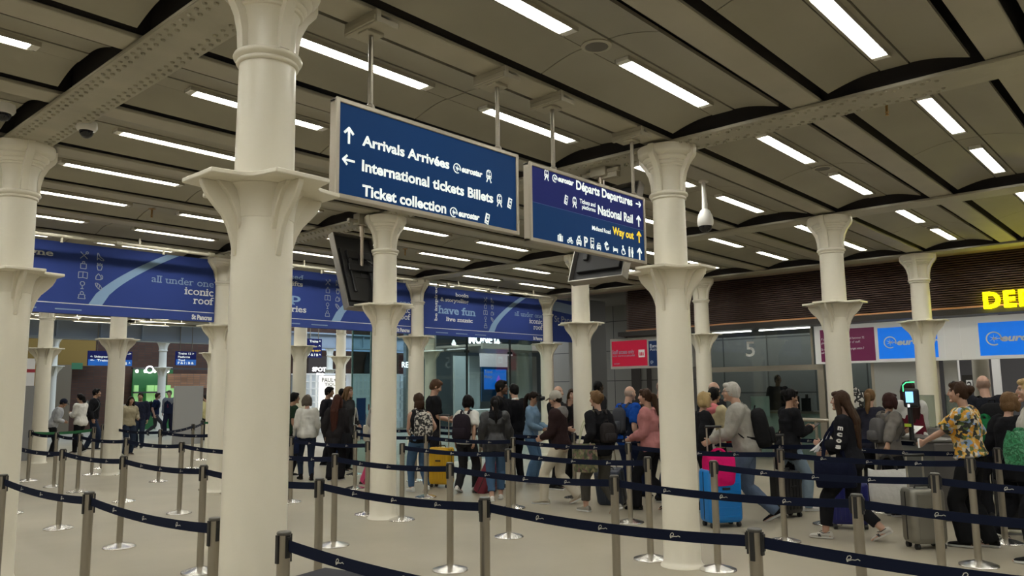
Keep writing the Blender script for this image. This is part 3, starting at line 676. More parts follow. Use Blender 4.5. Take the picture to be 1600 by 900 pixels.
mb = MB(); mb.lathe([(.03, .14), (.055, .12), (.085, .06), (.098, 0), (.096, -.05), (.085, -.075)], n=28); mb.build('housing', whitep, t, 50)
mb = MB(); mb.lathe([(.082, -.07), (.078, -.10), (.058, -.13), (.03, -.145), (.001, -.15)], n=28); mb.build('dome', MATS['smoked_dome'], t, 60)

# ------------------------------------------------------------------ banners
BY = 2*S+.0
def banner(x0, x1, label, words, extra):
    t = MB(); yb = BY
    def Q(px, py): return atY(px, py, yb-.03)
    z0, z1_ = 2.885, 3.97
    cut = .175; top = .33
    pts = [(x0+cut, z0), (x1-cut, z0), (x1-cut, 3.6), (x1-cut-.05, 3.78), (x1-top, 3.93), (x1-top, z1_), (x0+top, z1_), (x0+top, 3.93), (x0+cut+.05, 3.78), (x0+cut, 3.6)]
    t.loft([[Vector((x, yb+d, z)) for x, z in pts] for d in (-.03, .03)], 0)
    foot = 3.035
    t.poly([(x0+cut+.01, z0+.005), (x1-cut-.01, z0+.005), (x1-cut-.01, foot), (x0+cut+.01, foot)], Vector((0, yb-.03, 0)), UX, UZ, NY, .002, 1)
    t.poly([(x0+cut+.06, foot), (x1-cut-.01, foot), (x1-cut-.01, foot+.012), (x0+cut+.06, foot+.012)], Vector((0, yb-.03, 0)), UX, UZ, NY, .003, 2)
    # swoosh
    L = x1-x0; c = []
    for q in range(13):
        s_ = q/12; c.append((x0+L*(.504+.265*s_), foot+.012+(z1_-foot-.012)*s_**.68))
    for q in range(12):
        (xa, za), (xb, zb_) = c[q], c[q+1]; wa = .20; wb = .20
        if max(za, zb_) > z1_-.004: za, zb_ = min(za, z1_-.004), min(zb_, z1_-.004)
        t.poly([(xa, za), (xa+wa, za), (xb+wb, zb_), (xb, zb_)], Vector((0, yb-.03, 0)), UX, UZ, NY, .003, 3)
    O = Vector((0, yb-.03, 0))
    for s, pl_, pr_, pb_, hp, mi in words:                 # each word between two columns of the hall, on the banner's own plane
        a_, b_, c_ = Q(pl_, pb_), Q(pr_, pb_), Q(pr_, pb_-hp); slope = 0
        put_text(t, s, Vector((a_.x, yb-.03, b_.z)), UX, UZ, NY, b_.x-a_.x, c_.z-b_.z, mi, .02, 0, .003, slab=True)
    # outline pictograms in two columns
    gx = x0+L*.481
    def seg(x0_, y0_, x1_, y1_, w=.011): 
        d = sqrt((x1_-x0_)**2+(y1_-y0_)**2) or 1; a, b = -(y1_-y0_)/d*w/2, (x1_-x0_)/d*w/2
        t.poly([(x0_-a, y0_-b), (x1_-a, y1_-b), (x1_+a, y1_+b), (x0_+a, y0_+b)], O, UX, UZ, NY, .003, 4)
    def pl(cx, cz, pts, closed=True, k=.058):
        p_ = [(cx+x*k, cz+z*k) for x, z in pts]
        for a, b in zip(p_, p_[1:]+(p_[:1] if closed else [])): seg(a[0], a[1], b[0], b[1])
    circ = lambda r, cx=0, cz=0, a0=0, a1=2*pi, n=10: [(cx+r*cos(a0+(a1-a0)*i/n), cz+r*sin(a0+(a1-a0)*i/n)) for i in range(n+1)]
    zs_ = [3.80, 3.645, 3.49, 3.335, 3.18]; xa, xb = gx, gx+.235
    pl(xa, zs_[0], [(-.9, .9), (.9, -.9)], False); pl(xa, zs_[0], [(-.9, -.9), (.6, .6)], False); pl(xa, zs_[0], circ(.3, .75, .75))
    pl(xb, zs_[0], [(-.7, 1), (-.7, -.9), (-.4, -.3), (.3, -.9), (1, -.9), (.9, -.6), (0, 0), (-.5, 1)])
    pl(xa, zs_[1], [(-.7, -.9), (.7, -.9), (.7, .4), (-.7, .4)]); pl(xa, zs_[1], [(-.25, .4), (-.25, 1), (.25, 1), (.25, .4)])
    pl(xb, zs_[1], [(-.4, -.9), (.4, -.9), (.7, .3), (-.7, .3)]); pl(xb, zs_[1], [(-.5, .3), (-.6, 1), (-.2, .5), (.1, 1), (.3, .5), (.6, .9), (.5, .3)], False)
    pl(xa, zs_[2], [(-1.1, -.8), (0, -.6), (1.1, -.8), (1.1, .8), (0, .9), (-1.1, .8)]); pl(xa, zs_[2], [(0, .9), (0, -.6)], False)
    pl(xb, zs_[2], [(-.8, -.8), (.5, -.8), (.5, .0), (-.2, .8), (-.8, .0)]); pl(xb, zs_[2], [(.5, .5), (.9, .2), (.9, -.5), (.5, -.7)], False)
    pl(xa, zs_[3], circ(.55, 0, .45)); pl(xa, zs_[3], [(0, -.1), (0, -.95)], False); pl(xa, zs_[3], [(-.4, -.95), (.4, -.95)], False)
    pl(xb, zs_[3], [(-.9, .8), (-.4, .9), (.4, .3), (.9, -.5), (.7, -.9), (.1, -.7), (-.6, 0)]); pl(xb, zs_[3], [(-.3, .8), (-.4, -.1)], False); pl(xb, zs_[3], [(.3, .4), (.1, -.6)], False)
    pl(xa, zs_[4], circ(.42, 0, .55)); pl(xa, zs_[4], [(-.35, .2), (-.8, .1), (-.7, -.3), (-.9, -.9), (.9, -.9), (.7, -.3), (.8, .1), (.35, .2)])
    # handles in the foot strip
    for q in range(3): t.poly([(x0+.55+q*.62, z0+.055), (x0+.92+q*.62, z0+.055), (x0+.92+q*.62, z0+.073), (x0+.55+q*.62, z0+.073)], O, UX, UZ, NY, .003, 5)
    put_text(t, 'St Pancras', Vector((x1-cut-.04, yb-.03, z0+.03)), UX, UZ, NY, .36, .075, 2, .05, 0, .003, 1.0, 'R')
    R_ = x1-cut-.03
    put_text(t, 'all under one', Vector((R_, yb-.03, 3.485)), UX, UZ, NY, 1.07, .115, 5, .0, 0, .003, 1.0, 'R', True)
    put_text(t, 'iconic', Vector((R_, yb-.03, 3.33)), UX, UZ, NY, .50, .125, 2, .01, 0, .003, 1.0, 'R', True); put_text(t, 'roof', Vector((R_, yb-.03, 3.18)), UX, UZ, NY, .34, .125, 2, .01, 0, .003, 1.0, 'R', True)
    o = t.build('banner', [bannerm, bannerm2, bwhite, blight, bgrey, bsky2])
    tag(o, label, 'banner', 'blue banners between the columns')
    return o
banner(0, S, 'left blue banner with pale swoosh and line icons, left of the thick column', [('gne', 45, 83, 400, 9, 2), ('g', 50, 61, 453, 9, 2)], 0)
banner(S, 2*S, 'blue banner behind the tilted black screen, ending in ries', [('sed', 454, 473, 437.5, 7, 5), ('gifts', 450, 473, 448, 7, 2), ('p', 454, 469.5, 472, 13, 3), ('ries', 456, 478.5, 488.5, 9, 2)], 0)
def third():
    x0 = 2*S
    o = banner(x0, 3*S, 'blue banner reading have fun and live music', [('books', 712, 732, 465.5, 5.5, 2), ('& storytelling', 688, 732, 474.5, 5.5, 2), ('have fun', 685.5, 742, 494, 11, 3), ('live music', 697.5, 738.5, 504.5, 6, 2)], 0)
    return o
third()
# vertical words of the third banner belong to a pale strip of it
mb = MB(); q = atY(683, 501, BY-.03); put_text(mb, 'be inspired', q, UZ, Vector((-1, 0, 0)), NY, .78, .08, 0, .02, slab=True)
ob = [o for o in bpy.data.objects if o.name.startswith('banner')][-1]
mb.build('lettering', bwhite, ob)
mb = MB(); mb.box((3*S+.175, BY-.03, 2.905), (3*S+1.9, BY+.03, 4.02)); mb.poly([(3*S+.2, 3.72), (3*S+1.8, 3.60), (3*S+1.8, 3.85), (3*S+.2, 3.98)], Vector((0, BY-.03, 0)), UX, UZ, NY, .003, 2)
put_text(mb, 'St Pancras', Vector((3*S+.3, BY-.03, 3.42)), UX, UZ, NY, 1.1, .16, 1, .01)
tag(mb.build('banner', [bannerm, bgrey, bsky2]), 'short dark blue banner right of the slim column by the grey wall', 'banner', 'blue banners between the columns')

# ------------------------------------------------------------------ glass shop front below the right banner
gm = mat('glass_fitting', (.05, .06, .06), .4, .6)
n = 4
for xa, xb, mid in ((8.62, 10.88, 9.5), (10.90, 12.42, None), (12.44, 13.3, None)):
    w = bpy.data.objects.new('window_%d' % n, None); COL.objects.link(w); w.location = (xa, 9.35, 0); struct(w)
    mb = MB(); mb.box((0, 0, .03), (xb-xa, .015, 3.9)); mb.build('glass', gl2, w)
    mb = MB()
    mb.box((-.013, -.015, 0), (.013, .03, 3.9))
    if mid: mb.box((mid-xa-.01, -.01, 0), (mid-xa+.01, .03, 3.9))
    for z in (.9, 2.55): mb.box((-.05, -.03, z), (.05, .045, z+.06))
    mb.build('frame', gm, w); n += 1
w = bpy.data.objects.new('window_%d' % n, None); COL.objects.link(w); w.location = (8.62, 9.4, 0); struct(w)
mb = MB(); mb.box((0, .0, .03), (.015, 1.4, 3.9)); mb.build('glass', glass('green_glass', (.62, .76, .74), .2), w)
mb = MB(); mb.box((-.01, .7, 0), (.025, .72, 3.9)); mb.box((-.01, 1.38, 0), (.025, 1.40, 3.9)); mb.build('frame', mat('glass_edge', (.20, .30, .29), .3), w); n += 1
# money shop behind it
my = 17.9
def at(px, py, y=my): return atY(px, py, y)
def rectY(mb, x0, y0, x1, y1, Y, th=.05, mi=0):
    a = atY(x0, y0, Y); b = atY(x1, y1, Y); mb.box((a.x, Y-th, b.z), (b.x, Y, a.z), mi)
glow = mat('lit_letter', (1, 1, 1), .5, emit=(.97, .98, 1), es=3.0)
a = at(731, 536); b = at(776, 538); c = at(731, 522)
mb = MB(); put_text(mb, 'MONEY', a, UX, UZ, NY, b.x-a.x, (c-a).length*1.0, 0, .03, 0, .06); tag(mb.build('letters', glow), 'glowing white MONEY letters of the shop behind the glass', 'letters')
mb = MB(); a2 = at(752, 547); put_text(mb, 'MAX', a2, UX, UZ, NY, 1.2, .35, 0, .02, 0, .06); tag(mb.build('letters', mat('dim_letter', (.10, .07, .08), .5)), 'unlit dark letters hanging below the glowing MONEY letters', 'letters')
sw = mat('shop_white', (.62, .62, .62), .6)
shop = thing('shop_wall', 'white shop back wall with blue lower panel behind the glass', 'wall panel', (0, 0, 0))
mb = MB(); rectY(mb, 749, 552, 800, 574, my+2.2); mb.build('white_panel', mat('shop_pinkwhite', (.62, .55, .55), .6, emit=(1, .92, .92), es=.35), shop)
mb = MB(); rectY(mb, 751, 573, 794, 626, my+2.2, .06); mb.build('blue_panel', mat('shop_blue', (.0, .08, .2), .5), shop)
mb = MB(); rectY(mb, 756, 577, 790, 608, my+2.15, .05, 0); q = at(757, 583, my+2.09); put_text(mb, 'Travel', q, UX, UZ, NY, .5, .14, 1, .02); put_text(mb, 'Money', q-UZ*.22, UX, UZ, NY, .5, .14, 1, .02)
q = at(778, 596, my+2.09); mb.poly([(-.1, -.3), (.22, -.25), (.2, .0), (.05, .28), (-.08, .1)], q, UX, UZ, NY, .01, 2)
tag(mb.build('screen', [eblue, bwhite, mat('screen_violet', (.2, .05, .5), .5, emit=(.35, .12, .8), es=.7)]), 'bright blue shop screen above the man in sunglasses', 'screen')
for x0, x1, Y, lab in ((708, 727, 15.5, 'tall grey panel inside the glass shop, left of the door line'), (731, 748, 16.5, 'grey-green panel inside the glass shop, left of the white wall'), (793, 838, 17.5, 'wide grey panel inside the glass shop, right of the blue screen')):
    mb = MB(); rectY(mb, x0, 556, x1, 690, Y, .08); tag(mb.build('wall_panel', mat('shop_grey', (.42, .47, .47), .5)), lab, 'panel')
mb = MB(); rectY(mb, 728, 640, 802, 700, 15.0, .6); tag(bevel(mb.build('shop_counter', mat('counter_white', (.8, .8, .78), .4)), .02), 'white shop counter behind the glass below the blue screen', 'counter')
mb = MB(); mb.box((17.4, 15.2, 3.2), (23, 19, 3.28)); mb.box((17.4, 15.1, 3.1), (23, 15.2, 3.3)); tag(mb.build('shop_canopy', alum), 'pale metal canopy under the MONEY letters', 'canopy')
mb = MB(); mb.box((20.8, 23.2, 0), (34, 23.4, 4.4)); struct(mb.build('wall_shop', mat('shop_dark', (.20, .23, .23), .6)))
# hanging bell lamps in the shop
for px, lab in (((709, 536), 'white bell pendant lamp left of the MONEY letters'), ((778, 534), 'white bell pendant lamp at the end of the MONEY letters')):
    p = at(px[0], px[1], 16.5); t = thing('pendant_lamp', lab, 'lamp', tuple(p), 0, 'bell lamps in the glass shop')
    mb = MB(); mb.lathe([(.01, .12), (.03, .10), (.05, .05), (.09, -.03), (.095, -.05)], n=20); mb.build('lamp_shade', whitep, t, 40)
    mb = MB(); mb.lathe([(.07, -.04), (.05, -.07), (0, -.08)], n=16); mb.build('bulb', lampd, t, 40)
    mb = MB(); mb.tube([(0, 0, .12), (0, 0, .7)], .008, 6); mb.build('cord', black, t)
a = at(627, 574, 15.3); mb = MB(); put_text(mb, 'RED', a, UX, UZ, NY, .46, .17, 0, .01, 0, .03); tag(mb.build('letters', glow), 'white lit letters RED seen through the glass left of the column', 'letters')

# ------------------------------------------------------------------ beyond the banners: the arcade
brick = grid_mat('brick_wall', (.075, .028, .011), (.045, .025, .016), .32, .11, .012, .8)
brick2 = grid_mat('brick_warm_lit', (.36, .17, .08), (.2, .12, .08), .32, .11, .012, .8)  # lighter copy of the brick, warm lamp light put into its colour
AW = 34.0
mb = MB(); mb.box((-12, AW, -.1), (46, AW+.3, 6.5)); struct(mb.build('wall_back', brick))
def panel(x0, y0, x1, y1, Y, m, name, lab, cat, th=.15):
    mb = MB(); a = atY(x0, y0, Y); b = atY(x1, y1, Y); mb.box((a.x, Y-th, 0 if b.z < .6 else b.z), (b.x, Y, a.z)); return tag(mb.build(name, m), lab, cat)
panel(20, 528, 146, 572, AW-.4, mat('yellow_render', (.24, .14, .02), .7), 'wall_panel', 'ochre yellow wall panel behind the far left columns', 'panel')
panel(84, 570, 103, 700, AW-1, mat('tan_render', (.17, .13, .08), .7), 'wall_pier', 'tan pier beside the dark brick behind the left columns', 'pier')
panel(20, 560, 62, 690, AW-1.5, MATS['yellow_render'], 'wall_panel', 'ochre yellow hoarding behind the white and red poster', 'panel')
mb = MB(); a = atY(30, 560, 20); b = atY(51, 604, 20)
mb.box((a.x, 19.9, b.z), (b.x, 20, a.z), 0); mb.box((a.x-.005, 19.895, b.z+.50*(a.z-b.z)*1.0), (b.x+.005, 20.0, b.z+.62*(a.z-b.z)), 1); mb.box((a.x-.005, 19.895, b.z-.02), (b.x+.005, 20, b.z+.02), 1)
mb.box((a.x+.05, 19.92, 0), (a.x+.1, 19.98, b.z), 2); mb.box((b.x-.1, 19.92, 0), (b.x-.05, 19.98, b.z), 2)
tag(mb.build('poster_board', [mat('poster_white', (.7, .7, .72), .5), mat('poster_red', (.30, .015, .03), .5), steel]), 'white poster board with a dark red band at the far left', 'poster')
panel(24, 603, 50, 700, 19.3, mat('entry_grey', (.20, .20, .205), .6), 'entrance_panel', 'grey entrance panel below the white and red poster', 'panel', .3)
# exit light, direction signs of the arcade
panel(112, 567, 128, 577, 27, mat('exit_green', (.05, .25, .15), .5, emit=(.2, .6, .4), es=.1), 'exit_sign', 'small green exit sign hanging before the ochre wall', 'sign', .06)
def farsign(x0, y0, x1, y1, Y, rows_, lab, split=True):
    t = MB(); a = atY(x0, y0, Y); b = atY(x1, y1, Y); hh = a.z-b.z; wd = b.x-a.x
    t.box((a.x, Y-.1, b.z), (b.x, Y, a.z), 0)
    if split: t.box((a.x, Y-.105, b.z), (b.x, Y-.1, b.z+hh*.42), 2)
    for s, fx, fz, fw, fh, mi in rows_: put_text(t, s, Vector((a.x+wd*fx, Y-.106, b.z+hh*fz)), UX, UZ, NY, wd*fw, hh*fh, mi, .03, 0, .004)
    for fx in (.2, .8): t.tube([(a.x+wd*fx, Y-.05, a.z), (a.x+wd*fx, Y-.05, a.z+1.5)], .015, 6, 3)
    return tag(t.build('direction_sign', [signpurp, signw, mat('sign_bright', (.01, .10, .42), .3, emit=(.01, .12, .5), es=.5), MATS['rod_metal'], signy]), lab, 'sign')
farsign(137, 548, 204, 572, 25.5, [('i  &  ?        ->', .42, .78, .55, .14, 1), ('<-  Underground', .04, .55, .42, .13, 1), ('<-  Trains', .04, .30, .42, .13, 1), ('&  ^', .84, .08, .12, .2, 1)], 'far blue direction sign half behind the left column, reading underground')
farsign(274, 549, 304, 571, 25.5, [('Trains 12 >', .08, .78, .8, .14, 1), ('Platforms', .08, .54, .6, .13, 1), ('Taxi', .08, .3, .35, .13, 1), ('P & ? : B &', .08, .08, .8, .16, 1)], 'small far blue sign hanging left of the column beside the grey panel')
farsign(479, 529, 500, 559, 20, [('Trains ^', .1, .8, .8, .12, 1), ('^', .75, .55, .15, .12, 1), ('Way out +', .1, .32, .8, .11, 4), ('P & ? B ^', .02, .08, .9, .12, 1)], 'dark hanging sign with a yellow line above the white shop sign', False)
# green shop
grn = mat('shop_green', (.02, .12, .03), .5, emit=(.05, .45, .08), es=.02); grl = mat('shop_lime', (.35, .6, .2), .5, emit=(.5, 1, .35), es=.25)
t = thing('green_shop', 'bright green shop front in the brick arch at far left', 'shop', (0, 0, 0))
mb = MB(); rectY(mb, 207, 577, 264, 690, AW-.2, .1); mb.build('back_panel', grn, t)
for x0, x1 in ((209, 214), (229, 238), (241, 247), (259, 264)):
    mb = MB(); rectY(mb, x0, 602, x1, 632, AW-.5, .1); mb.build('lit_shelf', grl, t)
mb = MB(); rectY(mb, 207, 612, 264, 614, AW-.6, .2); rectY(mb, 207, 640, 264, 643, AW-.6, .2); mb.build('shelf', dkmetal, t)
mb = MB(); rectY(mb, 205, 574, 326, 578, AW-.7, .2)
for x in (214, 227, 242, 250, 262): q = atY(x, 580, AW-.9); mb.ell(q, (.07, .07, .07), 8, 6, 1)
mb.build('light_rail', [dkmetal, lampd], t)
mb = MB(); q = atY(234, 577.5, AW-1.2); mb.tube([(q.x+.17*cos(a), q.y, q.z+.15*sin(a)) for a in np.linspace(0, 6.28, 15)], .03, 6); tag(mb.build('ring_sign', glow), 'glowing ring sign over the green shop', 'sign')
panel(260, 584, 326, 606, AW-.25, brick2, 'wall_panel', 'brick wall with warm light in its colour, right of the green shop', 'panel')
panel(262, 604, 300, 640, AW-.2, grl, 'shop_display', 'lime lit display behind the man in the navy waistcoat', 'display')
panel(272, 603, 312, 688, 21.5, mat('hoarding_grey', (.27, .265, .26), .6), 'hoarding', 'tall plain grey hoarding left of the column behind the banner', 'hoarding', .12)
panel(187, 632, 202, 712, 20.5, mat('board_pale', (.45, .44, .44), .6), 'notice_board', 'pale notice board right of the second left column', 'board', .05)
# white shop with shelves in the middle
SYY = 24.0
t = thing('shelf_shop', 'white shop with shelves of goods behind the column at the centre left', 'shop', (0, 0, 0))
mb = MB(); rectY(mb, 455, 586, 640, 700, SYY+.6, .1); mb.build('back_panel', mat('shop_back', (.22, .24, .25), .7, emit=(.8, .9, .95), es=.04), t)
fw = mat('shelf_white', (.75, .77, .78), .5, emit=(.85, .95, 1), es=.12)
mb = MB(); rectY(mb, 455, 583.5, 640, 587, SYY, .5)
for y in (596, 607, 618, 628, 642, 656): rectY(mb, 540, y, 634, y+1.0, SYY, .3); rectY(mb, 468, y, 496, y+1, SYY, .3)
for x in (469, 478, 487, 496, 541, 547, 553, 560, 567, 574, 581, 588, 595, 602, 609, 617, 626): rectY(mb, x, 586, x+.9, 690, SYY, .3)
mb.build('shelf_frame', fw, t)
random.seed(11); k = 0
gcols = [mat('goods_%d' % i, c, .6) for i, c in enumerate(((.10, .13, .18), (.05, .04, .04), (.35, .30, .25), (.12, .22, .35), (.45, .42, .38), (.30, .12, .08), (.5, .06, .02)))]
mb = MB()
for y in (596, 607, 618, 628):
    for x in list(range(470, 494, 5))+list(range(542, 632, 5)):
        if random.random() < .75:
            hgt = random.uniform(4, 8); rectY(mb, x+random.uniform(.3, 1), y-hgt, x+random.uniform(2.5, 4), y, SYY+.2, .2, random.choice((0, 1, 2, 3, 4, 5)))
for y in (640, 655):
    for x in range(541, 600, 6):
        if random.random() < .8: rectY(mb, x, y-8, x+4.6, y+4, SYY-.1, .15, 6)
o = mb.build('goods', gcols, t); o['kind'] = 'stuff'
mb = MB(); rectY(mb, 498, 587, 526, 640, SYY-.5, .2, 0); q = atY(503, 597, SYY-.71); put_text(mb, 'PAUL+BOU', q, UX, UZ, NY, atY(525, 597, SYY).x-q.x, .17, 1, .01); q = atY(507, 603, SYY-.71); put_text(mb, 'TIQUE', q, UX, UZ, NY, .7, .12, 1, .01)
tag(mb.build('shop_sign', [mat('sign_lightbox', (1, 1, .95), .5, emit=(1, .97, .9), es=.75), dkmetal]), 'white lit shop sign with dark letters above the dark-haired young man', 'sign')
a = atY(487, 580, SYY-1); mb = MB(); put_text(mb, 'SPOT', a, UX, UZ, NY, .66, .15, 0, .04, 0, .04); put_text(mb, 'me', a-UZ*.14+UX*.2, UX, UZ, NY, .36, .09, 0, .06, 0, .04); tag(mb.build('letters', glow), 'white neon letters above the white shop at centre left', 'letters')
panel(557, 622, 568, 690, 18.5, navy, 'totem', 'small dark blue totem in front of the shop shelves', 'sign', .1)
panel(480, 556, 512, 586, 33.0, mat('arch_dark', (.06, .04, .03), .8), 'arch_opening', 'dark brick arch opening behind the white neon letters', 'arch')
mb = MB(); rectY(mb, 455, 543, 640, 590, 33.5, .1); struct(mb.build('wall_brick', brick))
mb = MB(); q = atY(592, 584, 33.2); mb.poly([(0, 0)]+[(-1.0*cos(a), 1.9*sin(a)) for a in np.linspace(0, 1.57, 9)], q+UX*-.1, UX, UZ, NY, .1); tag(mb.build('arch_opening', voidm), 'black quarter arch in the brick right of the far columns', 'arch')
mb = MB(); rectY(mb, 455, 546, 640, 548, 33.0, .3); struct(mb.build('trim_61', mat('beam_daylight_tint', (.45, .55, .72), .5)))  # blue daylight on this beam is put into its colour
# ------------------------------------------------------------------ belt barriers
def make_post():
    t = thing('stanchion', 'post', 'barrier post')
    mb = MB(); mb.lathe([(.168, 0), (.170, .006), (.166, .013), (.12, .028), (.07, .038), (.045, .048), (.034, .05)], n=32); mb.build('base', chrome, t, 35)
    mb = MB(); mb.lathe([(.032, .045), (.0325, .06), (.0325, .975), (.0325, .976)], n=20); mb.build('pole', steel, t, 40)
    mb = MB(); mb.lathe([(.034, .972), (.0355, .976), (.0355, .984), (.032, .988), (0, .988)], n=20); mb.build('cap', mat('post_cap', (.10, .095, .085), .35, .4), t, 40)
    mb = MB()
    for a in range(4):
        M = Matrix.Rotation(a*pi/2, 4, 'Z')
        mb.box((-.011, .030, .84 if a % 2 else .865), (.011, .0405, .974), 0, M)
    mb.build('belt_slot', black, t); return t
LOGO = [(x*.85, y*.85) for x, y in [(-.020, -.018), (-.024, -.004), (-.016, .012), (-.004, .016), (.002, .008), (-.004, -.002), (-.016, -.004), (-.022, -.016), (-.012, -.010), (.004, -.004), (.020, -.004), (.034, .002), (.046, -.004)]]
def make_tape(pa, pb, m, logos=True, sag=.03):
    """one belt, hung between two posts; its woven mark repeats along both faces"""
    a = Vector((pa[0], pa[1], .925)); b = Vector((pb[0], pb[1], .925)); d = (b-a); L = d.length; U = d.normalized()
    a = a+U*.036; b = b-U*.036; L = (b-a).length; n = 14; N = Vector((-U.y, U.x, 0)); hw = .0275
    mb = MB(); rings = []
    c = [a+U*(L*i/n)+Vector((0, 0, -sag*4*(i/n)*(1-i/n))) for i in range(n+1)]
    for p in c: rings.append([p+N*.0012+Vector((0, 0, hw)), p-N*.0012+Vector((0, 0, hw)), p-N*.0012-Vector((0, 0, hw)), p+N*.0012-Vector((0, 0, hw))])
    mb.loft(rings, 0)
    if logos:
        st = .46; k = max(1, int((L-.15)/st)); q0 = (L-(k-1)*st)/2 if k > 1 else L/2
        for i in range(k):
            s_ = q0+i*st; t_ = s_/L; z = -sag*4*t_*(1-t_)
            for sg in (-1, 1):
                for (x0, y0), (x1, y1) in zip(LOGO, LOGO[1:]):
                    dd = sqrt((x1-x0)**2+(y1-y0)**2); e = (-(y1-y0)/dd*.0017, (x1-x0)/dd*.0017)
                    O = a+U*s_+Vector((0, 0, z)); X_ = U*-sg
                    mb.poly([(x0-e[0], y0-e[1]), (x1-e[0], y1-e[1]), (x1+e[0], y1+e[1]), (x0+e[0], y0+e[1])], O+N*(sg*.0013), X_, UZ, N*sg, .0008, 1)
    for p, sg in ((a, 1), (b, -1)): mb.box((-.012 if sg < 0 else -.004, -.009, -.04), (.004 if sg < 0 else .012, .009, .04), 2, Matrix.Translation(p)@Matrix.Rotation(atan2(U.y, U.x), 4, 'Z'))
    return mb.build('belt_tape', [m, tapew, black])
ROWS = [(-.08, [4.03, 2.08, .27], [-.42, -2.25]),
        (1.41, [9.0, 7.08, 5.22, 3.37, 1.46, -.36, -2.18, -4.0]),
        (2.95, [8.95, 7.08, 5.22, 3.42, 1.58, -.30, -2.15, -4.0]),
        (4.52, [13.35, 11.29, 9.32], [8.58, 6.76, 4.87], [4.14, 2.26, .38], [-.34, -2.22, -4.1]),
        (6.17, [7.35, 5.52, 3.66, 1.70, -.28, -2.12, -3.95]),
        (7.52, [9.18, 7.32, 5.46, 3.60, 1.75, -.24, -2.10, -3.95]),
        (8.92, [8.5, 7.0, 5.55], [3.2, 1.40, -.45, -2.3])]
post = None; RN = ['front', 'second', 'third', 'fourth', 'fifth', 'sixth', 'back']
for rn, row in enumerate(ROWS):
    x = row[0]; allp = []
    for seg in row[1:]:
        for y in seg: allp.append((x, y))
        for a, b in zip(seg, seg[1:]):
            o = make_tape((x, a), (x, b), tapem); pa, pb = proj((x, a, .9)), proj((x, b, .9)); o['_m'] = 0
            tag(o, 'belt', 'belt', 'navy belts of the queue barriers'); o['_m'] = x
            vis = pb[2] > .2 and pb[0] > 0 and pa[0] < 1600
            o['_y'] = (a+b)/2
    vis = [(proj((x_, y_, .6))[0], y_) for x_, y_ in allp if proj((x_, y_, .6))[2] > .3]
    vis.sort()
    for q, (px_, y_) in enumerate(vis):
        if post is None: post = make_post(); o = post
        else: o = dup(post)
        o.location = (x, y_, 0); o['group'] = 'steel queue barrier posts'
        o['label'] = '%s steel post from the left in the %s belt barrier row' % (ORD[q+1], RN[rn])+(' counted from the viewer' if rn else '')
    tp = sorted([o for o in bpy.data.objects if o.name.startswith('belt_tape') and o.get('_m') == x], key=lambda o: -o['_y'])
    for q, o in enumerate(tp):
        o['label'] = '%s navy printed belt from the left in the %s barrier row%s' % (ORD[q+1], RN[rn], ' counted from the viewer' if rn else '')
        del o['_m']; del o['_y']
side = [((2.95, 10.89), 'steel barrier post at the right end of the green belt far left'), ((2.95, 12.04), 'steel barrier post in the middle under the green belt far left'), ((2.97, 13.53), 'steel barrier post at the far left of the green belt'), ((4.2, 13.7), 'steel barrier post behind the green belt far left, beside the man in black'),
        ((4.87, 15.0), 'far steel barrier post right of the second left column'), ((7.31, 15.19), 'far steel barrier post in front of the grey hoarding'), ((8.9, 15.2), 'far steel barrier post at the right of the grey hoarding'), ((6.1, 13.2), 'steel barrier post before the grey hoarding, nearer one')]
for (x, y), lab in side:
    o = dup(post); o.location = (x, y, 0); o['label'] = lab; o['group'] = 'steel queue barrier posts'
for a, b, m, lab in (((2.97, 13.53), (2.95, 12.04), tapem, 'navy belt at the far left beside the green belt'), ((2.95, 12.04), (2.95, 10.89), tapem, 'short navy belt at far left under the green belt'), ((2.97, 13.53), (4.2, 13.7), tapeg, 'plain green belt at the far left behind the first column'),
        ((2.95, 10.89), (2.95, 8.95), tapem, 'navy belt at left in front of the second left column'), ((4.52, 13.35), (4.87, 15.0), tapem, 'short far navy belt behind the second left column'), ((6.1, 13.2), (7.31, 15.19), tapem, 'far navy belt in front of the grey hoarding'), ((7.31, 15.19), (8.9, 15.2), tapeg, 'plain green belt in front of the grey hoarding'), ((4.52, 11.29), (6.1, 13.2), tapem, 'far navy belt left of the grey hoarding')):
    tag(make_tape(a, b, m, m is tapem), lab, 'belt', 'side belts at the left entrance')
# dark equipment case standing at the near edge, only its top in view
p = atZ(508, 887, .62); q = atZ(640, 906, .62); d = q-p; ang = atan2(d.y, d.x)
t = thing('equipment_case', 'dark equipment case whose top edge just shows at the bottom of the photo', 'case', (p.x, p.y, 0), ang)
mb = MB(); mb.box((0, -.5, 0), (.9, 0, .60)); bevel(mb.build('body', mat('case_dark', (.012, .012, .018), .35), t), .01)
mb = MB(); mb.box((-.008, -.508, .60), (.908, .008, .62)); bevel(mb.build('lid', mat('case_lid', (.015, .015, .022), .5, spec=.15), t), .006)
